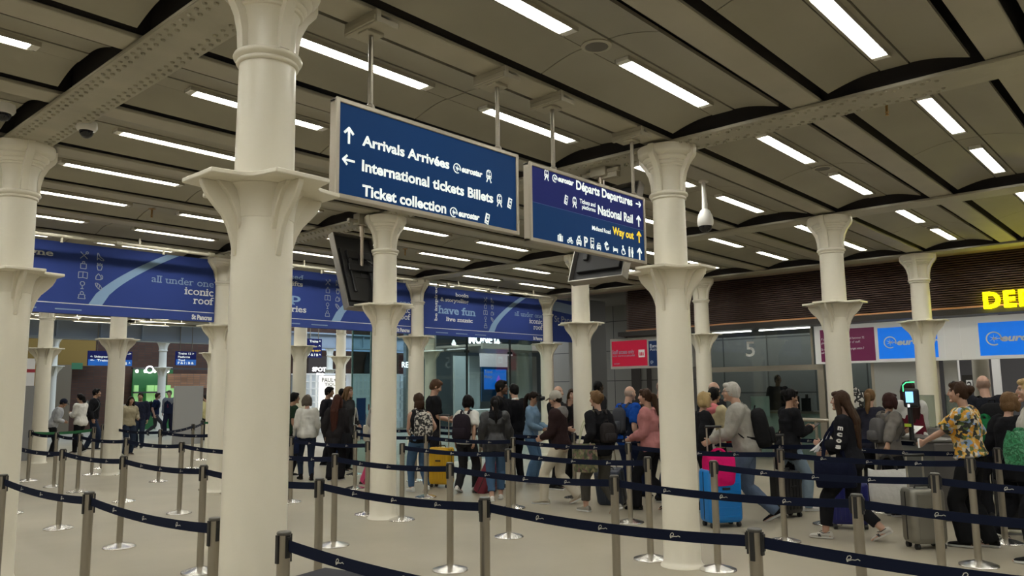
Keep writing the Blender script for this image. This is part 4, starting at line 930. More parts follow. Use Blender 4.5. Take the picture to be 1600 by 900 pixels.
# ------------------------------------------------------------------ gates, kiosk, counter fittings
t = thing('ticket_gate', 'grey ticket gate with a lit blue reader screen by the column at right', 'gate', (9.0, -1.02, 0), radians(-50))
gm2 = mat('gate_grey', (.16, .15, .14), .35, .5); ggl = glass('gate_glass', (.7, .75, .72), .2)
mb = MB(); mb.box((-.14, -.5, 0), (.14, .6, .95)); mb.box((-.16, -.52, .95), (.16, .62, 1.0)); bevel(mb.build('cabinet', gm2, t), .02)
o = t
scr = atX(1411, 609, 8.75); scr2 = atX(1434, 633, 8.75); s2 = scr2
t2 = thing('reader_screen', 'black passport reader with bright blue screen and green light before the woman in maroon', 'screen', (8.75, 0, 0))
org = Vector((8.75, 0, 0))
mb = MB(); a = px_local(1409, 607, org); b = px_local(1436, 637, org); mb.box((0, b.y, b.z), (.08, a.y, a.z)); bevel(mb.build('housing', black, t2), .03, 3)
mb = MB(); a = px_local(1414.5, 612, org); b = px_local(1427.5, 629, org); mb.box((-.006, b.y, b.z), (0, a.y, a.z)); mb.build('display', mat('display_sky', (.2, .5, .9), .3, emit=(.25, .6, 1), es=1.5), t2)
mb = MB(); a = px_local(1418.5, 632, org); b = px_local(1421.5, 636, org); mb.box((-.01, b.y, b.z), (0, a.y, a.z)); mb.build('lens', glow, t2)
mb = MB(); a = px_local(1411, 608, org); mb.tube([a+Vector((0, 0, -.03)), a+Vector((0, 0, .05)), a+Vector((0, -.04, .085)), a+Vector((0, -.14, .09))], .007, 8); mb.build('status_light', mat('green_light', (.1, .9, .4), .4, emit=(.1, 1, .4), es=1.0), t2)
mb = MB(); a = px_local(1420, 637, org); mb.tube([Vector((.04, a.y, a.z)), Vector((.04, a.y, .96))], .03, 10); mb.build('pole', black, t2)
mb = MB(); a = px_local(1412, 662, org); b = px_local(1424, 667, org); mb.box((-.02, b.y, b.z), (.06, a.y, a.z)); mb.build('label_strip', mat('lime_label', (.5, .65, .05), .5), t2)
mb = MB(); a = px_local(1405, 725, org); mb.lathe([(.03, 0), (.03, .01), (0, .012)], n=10, M=Matrix.Translation(org+a)@Matrix.Rotation(-pi/2, 4, 'Y')); tag(mb.build('gate_light', MATS['green_light']), 'small green arrow light on the gate beside the white carrier bag', 'light')
for n, (px, lab) in enumerate(((1455, 'grey gate cabinet right of the reader, behind the grey suitcase handle'), (1500, 'grey gate cabinet beside the column right of the reader'))):
    p = atZ(px, 770+n*0, 0.0); t = thing('ticket_gate', lab, 'gate', (p.x+.4, p.y, 0), radians(-50))
    mb = MB(); mb.box((-.12, -.5, 0), (.12, .6, .98)); bevel(mb.build('cabinet', gm2, t), .02)
    mb = MB(); mb.box((-.01, -.1, .25), (.01, .4, 1.5)); mb.build('glass_wing', ggl, t)
# counter and rail at booth 5
t = thing('ticket_counter', 'mint fronted counter inside glass booth 5', 'counter', (16.2, 0, 0)); org = Vector((16.2, 0, 0))
mb = MB(); mb.box((0, 2.7, 0), (.6, 5.0, 1.02)); mb.build('front_panel', mat('mint_panel', (.45, .58, .52), .4), t)
mb = MB(); mb.box((-.1, 2.65, 1.02), (.7, 5.05, 1.07)); mb.build('worktop', steel, t)
a = px_local(1176, 619, org); b = px_local(1206, 642, org)
mb = MB(); mb.box((-.12, b.y, .95), (-.1, a.y, a.z)); mb.build('privacy_screen', mat('mint_glass', (.5, .66, .60), .3), t)
for px, lab in (((1236, 619, 1249, 641), 'black computer monitor left of two in booth 5'), ((1251, 622, 1267, 650), 'black computer monitor beside the steel post of booth 5')):
    a = px_local(px[0], px[1], org); b = px_local(px[2], px[3], org)
    t = thing('monitor', lab, 'monitor', (16.2, (a.y+b.y)/2, 1.07), 0, 'monitors in booth 5'); hw_ = (a.y-b.y)/2
    mb = MB(); mb.box((.02, -hw_, b.z-1.07), (.06, hw_, a.z-1.07)); bevel(mb.build('screen', black, t), .008)
    mb = MB(); mb.box((.08, -.03, 0), (.11, .03, .4)); mb.box((.0, -.1, 0), (.2, .1, .015)); mb.build('stand', dkmetal, t)
mb = MB(); a = atX(1238, 655, 13.6); b = atX(1298, 657, 13.6); mb.tube([a, b], .04, 12); 
for f in (.18, .62): q = a.lerp(b, f); mb.tube([q, Vector((q.x, q.y, 0))], .03, 10)
tag(mb.build('hand_rail', steel, smooth=40), 'steel hand rail on posts in front of booth 5', 'rail')
p = atX(1293, 640, 16.4); mb = MB(); mb.box((16.4, p.y-.3, .0), (16.6, 2.55, 1.2)); tag(mb.build('booth_cabinet', MATS['mint_glass']), 'mint cabinet behind the glass right of booth 5', 'cabinet')

# ------------------------------------------------------------------ luggage
def make_suitcase(label, loc, rz, w, d, h, m, ribs=7, tilt=0.0, handle=.42, hm=None, rib_m=None, group=None, dirn='Z'):
    """local: broad face looks along -Y, handle side at +Y"""
    t = thing("suitcase", label, "suitcase", tuple(loc), rz, group)
    T = Matrix.Translation((0, d/2, .06))@Matrix.Rotation(tilt, 4, 'X')@Matrix.Translation((0, -d/2, 0))
    mb = MB(); rings = []
    for z, k in ((0, .90), (.012, .96), (.04, 1), (h-.04, 1), (h-.012, .96), (h, .90)):
        a, b = w/2*k, d/2*(k if k == 1 else k*.97); r = .05; ring = []
        for cx, cy, a0 in ((a-r, b-r, 0), (-a+r, b-r, pi/2), (-a+r, -b+r, pi), (a-r, -b+r, 1.5*pi)):
            for q in range(5): ring.append(T@Vector((cx+r*cos(a0+q*pi/8), cy+r*sin(a0+q*pi/8), z)))
        rings.append(ring)
    mb.loft(rings)
    for i in range(ribs):
        if dirn == 'Z':
            x = -w/2+.07+(w-.14)*i/(ribs-1)
            for sg in (-1, 1): mb.box((x-.012, sg*d/2-.006, .05), (x+.012, sg*d/2+.006, h-.05), 0, T)
        else:
            z = .07+(h-.14)*i/(ribs-1)
            for sg in (-1, 1): mb.box((-w/2+.05, sg*d/2-.006, z-.012), (w/2-.05, sg*d/2+.006, z+.012), 0, T)
    mb.build('shell', m, t, 40)
    mb = MB(); mb.box((-w/2-.004, -.006, .03), (w/2+.004, .006, h-.03), 0, T); mb.box((-w/2+.05, -.006, h), (w/2-.05, .006, h+.003), 0, T); mb.box((-.05, -d/2-.012, h*.62), (.05, -d/2, h*.66), 0, T); mb.build('zip', black, t)
    for sx in (-1, 1):
        for sy in (-1, 1):
            mb = MB(); c = T@Vector((sx*(w/2-.05), sy*(d/2-.045), -.03)); mb.tube([c-Vector((.018, 0, 0)), c+Vector((.018, 0, 0))], .03, 14); mb.box((-.012, -.016, -.02), (.012, .016, .03), 0, Matrix.Translation(c+Vector((0, 0, .03)))); mb.build('wheel', black, t, 40)
    if handle:
        mb = MB()
        for sx in (-1, 1): mb.tube([T@Vector((sx*.09, d/2-.03, h-.02)), T@Vector((sx*.09, d/2-.03, h+handle))], .010, 8)
        mb.build('handle_tube', hm or alum, t, 40)
        mb = MB(); mb.tube([T@Vector((-.11, d/2-.03, h+handle)), T@Vector((.11, d/2-.03, h+handle))], .016, 10); mb.build('grip', black, t, 40)
    mb = MB(); mb.tube([T@Vector((-.08, 0, h)), T@Vector((-.07, 0, h+.03)), T@Vector((.07, 0, h+.03)), T@Vector((.08, 0, h))], .010, 8); mb.build('carry_handle', black, t, 40)
    return t
CY = math.degrees(YAW)
def rzrel(rel): return radians(CY-rel-90)      # local +Y looks rel degrees right of the camera's own heading
case = lambda n, c, r=.35, me=0: mat('case_'+n, c, r, me)
make_suitcase('bright yellow hard suitcase beside the woman with the flowered backpack', atZ(690, 761, 0), rzrel(25), .40, .25, .62, case('yellow', (.62, .36, .01)), 6, 0, .55)
make_suitcase('tilted burgundy ribbed suitcase pulled by the woman with the dark backpack', atZ(757, 769, 0), rzrel(-60), .40, .24, .58, case('burgundy', (.16, .012, .03)), 9, radians(28), .5, None, None, None, 'X')
make_suitcase('tilted pink suitcase left of the column under the sign', atZ(580, 755, 0), rzrel(-60), .42, .26, .62, case('pink', (.55, .05, .16)), 6, radians(26), .55)
make_suitcase('bright blue hard suitcase with a pink bag on top, pushed by the grey-haired man', atZ(1128, 822, 0), rzrel(-15), .45, .28, .62, case('blue', (.004, .17, .52)), 6, 0, .50, None, None, None, 'X')
make_suitcase('navy blue suitcase behind the striding woman in black', atZ(1327, 825, 0), rzrel(10), .44, .26, .48, case('navy', (.012, .015, .13)), 7, 0, .0)
make_suitcase('silver grey ribbed metal suitcase held by the woman in the floral shirt', atZ(1447, 856, 0), rzrel(-4), .37, .25, .54, case('silver', (.25, .235, .20), .35, .6), 12, 0, .33)
make_suitcase('small black suitcase behind the man pushing the blue suitcase', (7.75, .35, 0), rzrel(-30), .38, .24, .52, case('black', (.012, .012, .013)), 5, 0, .45)
make_suitcase('black suitcase at the right edge behind the barrier post', atZ(1594, 834, 0), rzrel(20), .42, .26, .62, MATS['case_black'], 5, 0, .4)
make_suitcase('dark suitcase standing behind the woman with the flowered tote', (7.3, 2.75, 0), rzrel(30), .40, .25, .5, case('slate', (.025, .035, .06)), 5, radians(15), .45)
# ------------------------------------------------------------------ people
def v3(*a): return Vector(a)
def ik(A, B, la, lb, pole):
    """middle joint of a two-bone chain from A to B bending towards pole; B is pulled in when out of reach"""
    A, B = Vector(A), Vector(B); d = B-A; L = d.length; mx = (la+lb)*.995
    if L > mx: B = A+d*(mx/L); d = B-A; L = mx
    x = (la*la-lb*lb+L*L)/(2*L); h = sqrt(max(0, la*la-x*x)); u = d/L; p = Vector(pole); p = p-u*p.dot(u)
    if p.length < 1e-4: p = Vector((0, 0, -1))-u*(-u.z)
    return A+u*x+p.normalized()*h, B
def smooth_path(pts, rad, per=4):
    """Catmull-Rom through the given stations"""
    P = [Vector(p) for p in pts]; R_ = [r if isinstance(r, (tuple, list)) else (r, r) for r in rad]; n = len(P); o, q = [], []
    for i in range(n-1):
        a, b, c, d = P[max(i-1, 0)], P[i], P[i+1], P[min(i+2, n-1)]
        ra, rb = R_[i], R_[i+1]
        for k in range(per):
            t = k/per; t2, t3 = t*t, t*t*t
            o.append(.5*((2*b)+(c-a)*t+(2*a-5*b+4*c-d)*t2+(3*b-a-3*c+d)*t3)); w = t*t*(3-2*t); q.append((ra[0]+(rb[0]-ra[0])*w, ra[1]+(rb[1]-ra[1])*w))
    o.append(P[-1]); q.append(R_[-1]); return o, q
def remesh(mb, name, mats, vox, sm=3, fold=None, parent=None, loc=None, paint=None, seed=0):
    """weld overlapping closed shapes into one continuous surface"""
    me0 = bpy.data.meshes.new('r'); me0.from_pydata(mb.v, [], mb.f)
    bm = bmesh.new(); bm.from_mesh(me0); bmesh.ops.recalc_face_normals(bm, faces=bm.faces); bm.to_mesh(me0); bm.free()
    o = bpy.data.objects.new('r', me0); m = o.modifiers.new('v', 'REMESH'); m.mode = 'VOXEL'; m.voxel_size = vox; m.adaptivity = 0
    s_ = o.modifiers.new('s', 'SMOOTH'); s_.factor = .5; s_.iterations = sm
    me = evaluated(o); bpy.data.objects.remove(o); bpy.data.meshes.remove(me0); me.name = name
    n = len(me.vertices); co = np.empty(n*3, 'f'); me.vertices.foreach_get('co', co); co = co.reshape(-1, 3)
    if fold:
        amp, fr, st = fold; no = np.empty(n*3, 'f'); me.vertex_normals.foreach_get('vector', no); no = no.reshape(-1, 3)
        d = np.array([noise.noise(Vector((x*fr+seed, y*fr, z*fr*st)))+.5*noise.noise(Vector((x*fr*2.3, y*fr*2.3+seed, z*fr*2.3*st))) for x, y, z in co.tolist()], 'f')
        co = co+no*(amp*(d*.9+.30))[:, None]; me.vertices.foreach_set('co', co.ravel())
    if paint is not None:
        at_ = me.color_attributes.new('Col', 'FLOAT_COLOR', 'POINT'); at_.data.foreach_set('color', paint(co).astype('f').ravel())
    for mm in (mats if isinstance(mats, list) else [mats]): me.materials.append(mm)
    me.polygons.foreach_set('use_smooth', [True]*len(me.polygons)); me.update()
    ob = bpy.data.objects.new(name, me); COL.objects.link(ob)
    if parent: ob.parent = parent
    return ob
def skin_mat():
    if 'skin' in MATS: return MATS['skin']
    m = bpy.data.materials.new('skin'); m.use_nodes = True; nt = m.node_tree; b = nt.nodes['Principled BSDF']; b.inputs['Roughness'].default_value = .5
    a = nt.nodes.new('ShaderNodeAttribute'); a.attribute_name = 'Col'; nt.links.new(a.outputs['Color'], b.inputs['Base Color'])
    MATS['skin'] = m; return m
SKIN = dict(pale=(.50, .31, .23), fair=(.44, .26, .185), tan=(.33, .185, .115), brown=(.17, .085, .05), dark=(.065, .035, .022))
HAIR = dict(black=(.006, .005, .005), dark=(.013, .008, .006), brown=(.040, .021, .012), light=(.13, .075, .035), red=(.075, .022, .012), blonde=(.38, .27, .13), grey=(.22, .205, .19), silver=(.42, .40, .36), ash=(.09, .075, .06))
def cloth(c, n=None): return mat(n or 'cloth_%.3f_%.3f_%.3f' % tuple(c), c, .9, bump=(13, .55), spec=.06)
ARM = dict(hang=(.235, .02, .915), hangf=(.22, .14, .93), hangb=(.235, -.14, .93), phone=(.075, .30, 1.20), phonelow=(.09, .30, 1.07), front=(.10, .27, 1.05), strap=(.13, .15, 1.27), pull=(.25, -.24, .93), push=(.17, .36, 1.03), far=(.10, .52, 1.02), up=(.09, .22, 1.42), carry=(.22, .10, .92), bag=(.20, .16, 1.10))
PEOPLE = {}
def person(key, label, x, y, H, rel, sex='f', skin='fair', hair=('short', 'dark'), top=None, bottom=None, shoes=(.02, .02, .02), armR='hang', armL='hang', stride=0.0, lead='R', lean=3, head=(0, 0), build=1.0, near=False, extras=(), belly=0.0, beard=None, sole=(.6, .6, .58), curl=.5, cat='person', dz=0.0):
    s = H/1.775; male = sex == 'm'
    t = thing('person', label, cat, (x, y, dz), radians(CY-rel-90))
    PEOPLE[key] = t
    Lth, Lsh = .435*s, .415*s; hipw = (.088 if male else .092)*s
    # feet: the lead foot forward, the other trailing on its toes
    fx = .085*s; fy = stride/2*s; lf = 1 if lead == 'R' else -1
    ank = {1: v3(fx, (fy if lf == 1 else -fy)-.01, .078*s), -1: v3(-fx, (fy if lf == -1 else -fy)-.01, .078*s)}
    heel = {1: 0.0, -1: 0.0}
    if stride > .3: heel[-lf] = radians(28*min(1, stride/.6)); ank[-lf].z += .17*s*sin(heel[-lf])*.75; ank[-lf].y += .03*s
    hz = .93*s
    for sd in (1, -1):
        dxy = sqrt((ank[sd].x-sd*hipw)**2+ank[sd].y**2); hz = min(hz, ank[sd].z+sqrt(max(.01, ((Lth+Lsh)*.992)**2-dxy**2)))
    hip = v3(0, 0, hz); la = radians(lean)
    B = Matrix.Translation(hip)@Matrix.Rotation(-la, 4, 'X')           # spine frame: z up the back
    def sp(x_, y_, z_): return B@v3(x_*s, y_*s, z_*s)
    hb = build; sw_ = .182 if male else .160
    sec = [(-.085, .110, .095, 0), (-.03, .155, .112, -.005), (.03, .166, .118, -.008), (.11, .152, .108, 0), (.20, .136, .098, .004), (.30, .150, .108, .006), (.40, .164, .116, .006), (.47, .165, .104, .0), (.525, .135, .085, -.004), (.56, .080, .066, -.006)] if male else \
          [(-.085, .115, .095, 0), (-.03, .162, .116, -.006), (.03, .168, .122, -.012), (.11, .145, .104, -.004), (.20, .120, .090, .002), (.29, .132, .100, .008), (.38, .148, .118, .016), (.45, .148, .100, .006), (.51, .122, .078, -.002), (.55, .072, .058, -.006)]
    sec = [(z, a*hb, b*hb+(belly*max(0, 1-abs(z-.16)/.2)), yo+(belly*.8*max(0, 1-abs(z-.16)/.2))) for z, a, b, yo in sec]
    nk = sp(0, -.002, .60); hd = sp(0, .025+.03*sin(la), .728); yaw_, pit_ = radians(head[0]), radians(head[1])
    Hm = Matrix.Translation(hd)@Matrix.Rotation(-yaw_, 4, 'Z')@Matrix.Rotation(-pit_-la*.4, 4, 'X')@Matrix.Scale(s*(1.0 if male else .965), 4)
    ua, fa = .285*s, .250*s; J = {}
    for sd, spec in ((1, armR), (-1, armL)):
        sh = sp(sd*sw_*(hb*.5+.5), -.006, .492); w = ARM[spec] if isinstance(spec, str) else spec
        wr = v3(sd*w[0]*s, w[1]*s, w[2]*s+(hz-.93*s)); wr = v3(wr.x, wr.y+sin(la)*.25*s*min(1, max(0, w[2]-.7)), wr.z)
        pole = v3(sd*.45, -.9, -.35) if w[2] > 1.0 or w[1] > .2 else v3(sd*.35, -1, 0)
        el, wr = ik(sh, wr, ua, fa, pole); J[sd] = (sh, el, wr)
    K = {}
    for sd in (1, -1):
        hj = v3(sd*hipw, 0, hz-.02*s); kn, an = ik(hj, ank[sd], Lth, Lsh, v3(sd*.08, 1, 0)); K[sd] = (hj, kn, an)
    # ---- the body: one continuous skin
    mb = MB()
    def torso(m_, e=0.0, z0=-.2, z1_=.7, n=22, ez=None, secs=None):
        st = [(z, a+e, b+e, yo) for z, a, b, yo in (secs or sec) if z0 <= z <= z1_]
        pts, rd = smooth_path([sp(0, yo, z) for z, a, b, yo in st], [(a*s, b*s) for z, a, b, yo in st], 3)
        m_.tube(pts, rd, n, ref=(0, 1, 0))
    torso(mb)
    mb.tube([sp(0, -.012, .52), sp(0, -.004, .58), hd+v3(0, -.012*s, -.03*s)], [(.062*s*(1.05 if male else .88),)*2, (.054*s*(1.08 if male else .86), .056*s*(1.05 if male else .86)), (.052*s, .056*s)], 14)
    ar = 1.0 if male else .86
    def arm_path(sd, f=1.0, e=0.0, upto=1.0):
        sh, el, wr = J[sd]; pts = [sh+v3(-sd*.03*s, 0, -.012*s), sh.lerp(el, .12), sh.lerp(el, .5), el, el.lerp(wr, .35), el.lerp(wr, .7), wr]
        rd = [.052, .057, .047, .041, .042, .034, .028]; rd = [(r*s*ar*hb*f+e) for r in rd]
        return pts, rd
    def leg_path(sd):
        hj, kn, an = K[sd]; return [hj+v3(-sd*.01*s, 0, .03*s), hj.lerp(kn, .2), hj.lerp(kn, .6), kn, kn.lerp(an, .3), kn.lerp(an, .7), an], [.086, .088, .068, .056, .057, .043, .038]
    for sd in (1, -1):
        p_, r_ = arm_path(sd); p_, r_ = smooth_path(p_, r_, 3); mb.tube(p_, r_, 12, round_cap=True)
        p_, r_ = leg_path(sd); p_, r_ = smooth_path(p_, [q*s*hb for q in r_], 3); mb.tube(p_, r_, 14, round_cap=True)
        an = K[sd][2]; fr = Matrix.Translation(an)@Matrix.Rotation(-heel[sd], 4, 'X')
        mb.tube([fr@v3(0, -.045*s, -.035*s), fr@v3(0, .02*s, -.03*s), fr@v3(0, .11*s, -.05*s), fr@v3(0, .165*s, -.058*s)], [(.028*s, .028*s), (.034*s, .036*s), (.038*s, .022*s), (.028*s, .014*s)], 12, round_cap=True)
        # hand: palm, four fingers, thumb
        sh, el, wr = J[sd]; d = (wr-el).normalized(); inn = v3(-sd, .15, 0); inn = (inn-d*inn.dot(d)).normalized(); side = d.cross(inn)*sd
        if side.y < 0 and abs(d.z) > .6: side = -side
        hk = s*(1.0 if male else .92)
        mb.tube([wr-d*.01, wr+d*.03*hk, wr+d*.085*hk], [(.026*hk, .020*hk), (.036*hk, .016*hk), (.040*hk, .013*hk)], 12, ref=inn, round_cap=True)
        for q, (o_, L_) in enumerate(((.030, .072), (.010, .082), (-.010, .076), (-.029, .060))):
            p0 = wr+d*.080*hk+side*(o_*hk); dd = d.copy(); pts = [p0]
            for a, l in ((curl*.6, .42), (curl*1.0, .32), (curl*.9, .26)):
                dd = (dd*cos(a)+inn*sin(a)).normalized(); pts.append(pts[-1]+dd*(L_*l*hk))
            mb.tube(pts, [.0092*hk, .0088*hk, .008*hk, .0068*hk], 8, round_cap=True)
        p0 = wr+d*.025*hk+side*.030*hk; td = (d*.75+side*.55+inn*.45).normalized(); mb.tube([p0, p0+td*.035*hk, p0+td*.035*hk+(td+d*.5+inn*.3).normalized()*.03*hk], [.013*hk, .011*hk, .0085*hk], 8, round_cap=True)
    # head
    n_, m_ = 26, 20; rings = []
    for i in range(m_):
        th = -pi/2+pi*(i+.5)/m_; ring = []
        for j in range(n_):
            ph = 2*pi*j/n_; dx, dy, dz_ = cos(th)*cos(ph), cos(th)*sin(ph), sin(th)
            x_, y_, z_ = .0745*dx, .096*dy, .115*dz_
            if dz_ < 0: x_ *= 1-.20*dz_*dz_-.10*max(0, dy)*(-dz_); y_ = y_*(1 if dy > 0 else 1+.35*dz_)+.012*(-dz_)
            if dz_ > 0 and dy > 0: y_ *= 1-.05*dz_
            ex = min((x_-.031)**2, (x_+.031)**2)/.016**2+(z_-.012)**2/.012**2
            if dy > 0 and ex < 1: y_ -= .009*(1-ex)
            ring.append(Hm@v3(x_, y_, z_))
        rings.append(ring)
    mb.loft(rings)
    E = lambda c, r: mb.ell(c, r, 12, 8, M=Hm)
    mb.loft([[Hm@v3(*q) for q in ((-.009, .090, .020), (.009, .090, .020), (.008, .104, .018), (-.008, .104, .018))], [Hm@v3(*q) for q in ((-.018, .088, -.026), (.018, .088, -.026), (.012, .121, -.020), (-.012, .121, -.020))]])
    E((0, .108, -.020), (.014, .015, .010)); E((0, .090, -.054), (.024, .010, .0095)); E((0, .078, -.094), (.030, .024, .020)); E((0, .082, .036), (.050, .014, .010))
    for sd in (1, -1): E((sd*.075, -.008, -.008), (.009, .020, .031)); E((sd*.044, .066, -.022), (.022, .020, .022))
    Hi = Hm.inverted(); HiN = np.array(Hi); sk = np.array(SKIN[skin]); hc = np.array(HAIR[hair[1]] if isinstance(hair[1], str) else hair[1])
    def paint(co):
        c = np.ones((len(co), 4)); c[:, :3] = sk; h = co@HiN[:3, :3].T+HiN[:3, 3]; X, Y, Z = h[:, 0], h[:, 1], h[:, 2]; on = (np.abs(Z) < .16) & (np.abs(X) < .1) & (np.abs(Y) < .14); fr_ = on & (Y > .055)
        lip = fr_ & ((X/.025)**2+((Z+.055)/.009)**2 < 1); c[lip, :3] = sk*np.array((.80, .50, .50))+np.array((.02, 0, .0))
        br = fr_ & (np.abs(np.abs(X)-.032) < .018) & (np.abs(Z-.034-.004*np.sin(np.abs(X)*60)) < .0055); c[br, :3] = hc*.6+sk*.1
        for sg in (-1, 1):
            e = fr_ & (((X-sg*.031)/.015)**2+((Z-.012)/.0075)**2 < 1); c[e, :3] = (.50, .47, .43)
            p2 = fr_ & (((X-sg*.031)/.0075)**2+((Z-.012)/.0075)**2 < 1); c[p2, :3] = (.02, .014, .01)
        if beard:
            bd = on & (Y > .0) & (Z < -.030-.02*(np.abs(X) > .05)) & (Z > -.13) & ~lip; c[bd, :3] = sk*(1-beard)+hc*beard
        if hair[0] in ('short', 'bald', 'crop'):
            k = .55 if hair[0] == 'bald' else .9
            sc = on & (Y < .02-.0*Z) & (Z > -.05) & (Z < (.045 if hair[0] == 'bald' else .2)) & (np.abs(X) < .08); c[sc, :3] = sk*(1-k)+hc*k
        return c
    vox = .0068 if near else .0105
    body = remesh(mb, 'body', skin_mat(), vox*s, 3, None, t, None, paint)
    cv = .011 if near else .015
    # ---- trousers or skirt
    if bottom:
        kind, bc = bottom[0], bottom[1]; bm_ = bc if not isinstance(bc, tuple) else cloth(bc); mb = MB(); up = .135 if kind != 'low' else .09
        torso(mb, .012, -.1, up)
        k0, k1, k2 = dict(slim=(.010, .010, .010), straight=(.014, .020, .026), wide=(.014, .026, .042), crop=(.014, .022, .026), flare=(.012, .018, .05)).get(kind, (.012, .016, .018))
        for sd in (1, -1):
            p_, r_ = leg_path(sd); an = p_[-1]; kn = p_[3]
            if kind == 'crop': p_[-1] = kn.lerp(an, .80); p_[-2] = kn.lerp(an, .5); p_[-3] = kn.lerp(an, .25)
            elif kind == 'slim': p_[-1] = kn.lerp(an, .97)
            else: p_[-1] = kn.lerp(an, 1.06)
            e = [k0, k0, (k0+k1)/2, k1, (k1+k2)/2, k2, k2]; p_, r_ = smooth_path(p_, [(q*hb+ee)*s for q, ee in zip(r_, e)], 3); mb.tube(p_, r_, 16)
        remesh(mb, 'trousers', bm_, cv*s, 2, (.010, 9, .5), t, seed=len(PEOPLE)*3.1)
    # ---- top garment
    if top:
        kind, tc_ = top[0], top[1]; o_ = dict(sleeve=1.0, hem=-.06, fat=.020, collar=0, hood=None); o_.update(top[2] if len(top) > 2 else {}); tm = tc_ if not isinstance(tc_, tuple) else cloth(tc_)
        mb = MB(); f = o_['fat']*.80; hem = o_['hem']
        ss = [q for q in sec if q[0] > hem+.01]; z0 = min(sec, key=lambda q: abs(q[0]-hem)); lowa = max(z0[1], .155*hb)
        if hem < -.085: ss = [(hem, lowa+.02, lowa*.72+.02, 0), (hem*.5, lowa+.012, .12*hb+.015, 0)]+[q for q in ss if q[0] > hem*.5+.03]
        else: ss = [(hem, z0[1]+.006, z0[2]+.006, z0[3])]+ss
        ss = [(z, a+(f if z < .5 else f*.8), b+(f if z < .5 else f*.8), yo) for z, a, b, yo in ss]
        pts, rd = smooth_path([sp(0, yo, z) for z, a, b, yo in ss], [(a*s, b*s) for z, a, b, yo in ss], 3); mb.tube(pts, rd, 24, ref=(0, 1, 0))
        if o_['sleeve'] > 0:
            for sd in (1, -1):
                p_, r_ = arm_path(sd); q = o_['sleeve']; sh, el, wr = J[sd]
                if q <= .5: p_ = [p_[0], p_[1], sh.lerp(el, q*2*.6), sh.lerp(el, q*2)]; r_ = [r_[0], r_[1], r_[1]*.95, r_[2]*1.04]; ee = [f*.8, f, f*1.0, f*1.1]
                else: p_[-1] = el.lerp(wr, (q-.5)*2); p_[-2] = el.lerp(wr, (q-.5)*1.5); p_[-3] = el.lerp(wr, (q-.5)*.8); ee = [f*.8, f, f, f, f*.85, f*.7, f*.55]
                p_, r_ = smooth_path(p_, [a+b_*s for a, b_ in zip(r_, ee)], 3); mb.tube(p_, r_, 14)
                k_ = .064*s*ar*hb+f*s; mb.ell(sh+v3(-sd*.012*s, 0, -.004*s), (k_, k_*.95, k_), 14, 9)
        if o_['collar']: mb.tube([sp(0, -.012, .53), sp(0, -.004, .545+.03*o_['collar'])], [(.082*s, .084*s), (.070*s, .074*s)], 16)
        remesh(mb, kind, tm, cv*s, 2, (.018 if f < .04 else .024, 9, .7), t, seed=len(PEOPLE)*1.7)
        if o_['hood']:
            mb = MB(); mb.ell(sp(0, -.085, .50), (.125*s, .075*s, .095*s), 16, 10); mb.tube([sp(-.10, -.02, .545), sp(-.05, -.09, .56), sp(.05, -.09, .56), sp(.10, -.02, .545)], [.04*s, .05*s, .05*s, .04*s], 10, round_cap=True)
            remesh(mb, 'hood', o_['hood'] if not isinstance(o_['hood'], tuple) else cloth(o_['hood']), cv*s, 2, (.01, 12, 1), t)
    FR = {}
    # ---- shoes
    for sd in (1, -1):
        an = K[sd][2]; fr = Matrix.Translation(an)@Matrix.Rotation(-heel[sd], 4, 'X'); out = Matrix.Rotation(-sd*.10, 4, 'Z'); fr = fr@out; FR[sd] = fr
        hgt = 1.0 if not (isinstance(shoes, tuple) and len(shoes) > 3) else shoes[3]; k = s*(1.0 if male else .93)
        mb = MB(); sects = [(-.085, .030, .05), (-.07, .036, .075), (-.02, .039, .082*(1 if hgt <= 1 else 1)), (.03, .041, .070), (.08, .046, .050), (.13, .047, .040), (.17, .038, .032), (.192, .018, .02)]
        rings = []
        for y_, w_, h_ in sects: rings.append([fr@v3(w_*k*cos(a)*(1 if sin(a) > -.3 else .95), y_*k, -.066*k+max(0, h_*k*(sin(a)*.5+.5))) for a in [2*pi*j/14 for j in range(14)]])
        mb.loft(rings)
        if hgt > 1: mb.tube([fr@v3(0, -.02*k, -.02*k), an.lerp(K[sd][1], .16)], [(.044*k, .052*k), (.046*k, .052*k)], 14)
        sh_ = mb.build('shoe', cloth(tuple(shoes[:3])) if isinstance(shoes, tuple) else shoes, t, 60)
        mb = MB(); rings = []
        for z_, g in ((-.078, 1.0), (-.056, 1.04)): rings.append([fr@v3(sg*w_*k*g*1.03, y_*k*g, z_*k) for sg, lst in ((1, sects), (-1, sects[::-1])) for y_, w_, h_ in lst])
        mb.loft(rings); mb.build('sole', cloth(sole), sh_, 40)
    # ---- hair
    hk_, hcol = hair[0], tuple(hc); hm_ = mat('hair_%.3f_%.3f_%.3f' % hcol, hcol, .55, bump=(120, .4), spec=.10)
    mb = MB(); Eh = lambda c, r, n=20, m=14: mb.ell(c, r, n, m, M=Hm)
    if hk_ in ('short', 'crop'):
        g = .006 if hk_ == 'short' else .0
        Eh((0, -.018, .024), (.081+g, .092+g, .103+g)); 
        if hk_ == 'short': Eh((0, .045, .088), (.060, .048, .036)); Eh((0, -.055, -.03), (.064, .05, .06))
        else: Eh((0, -.05, -.03), (.066, .05, .05))
    elif hk_ == 'bob':
        Eh((0, -.020, .026), (.090, .098, .106)); Eh((0, -.040, -.04), (.094, .078, .085)); Eh((0, .040, .088), (.060, .050, .034))
        for sd in (1, -1): mb.tube([Hm@v3(sd*.07, .02, .05), Hm@v3(sd*.088, .022, -.02), Hm@v3(sd*.086, .02, -.10)], [.028*s, .032*s, .022*s], 10, round_cap=True)
    elif hk_ == 'long':
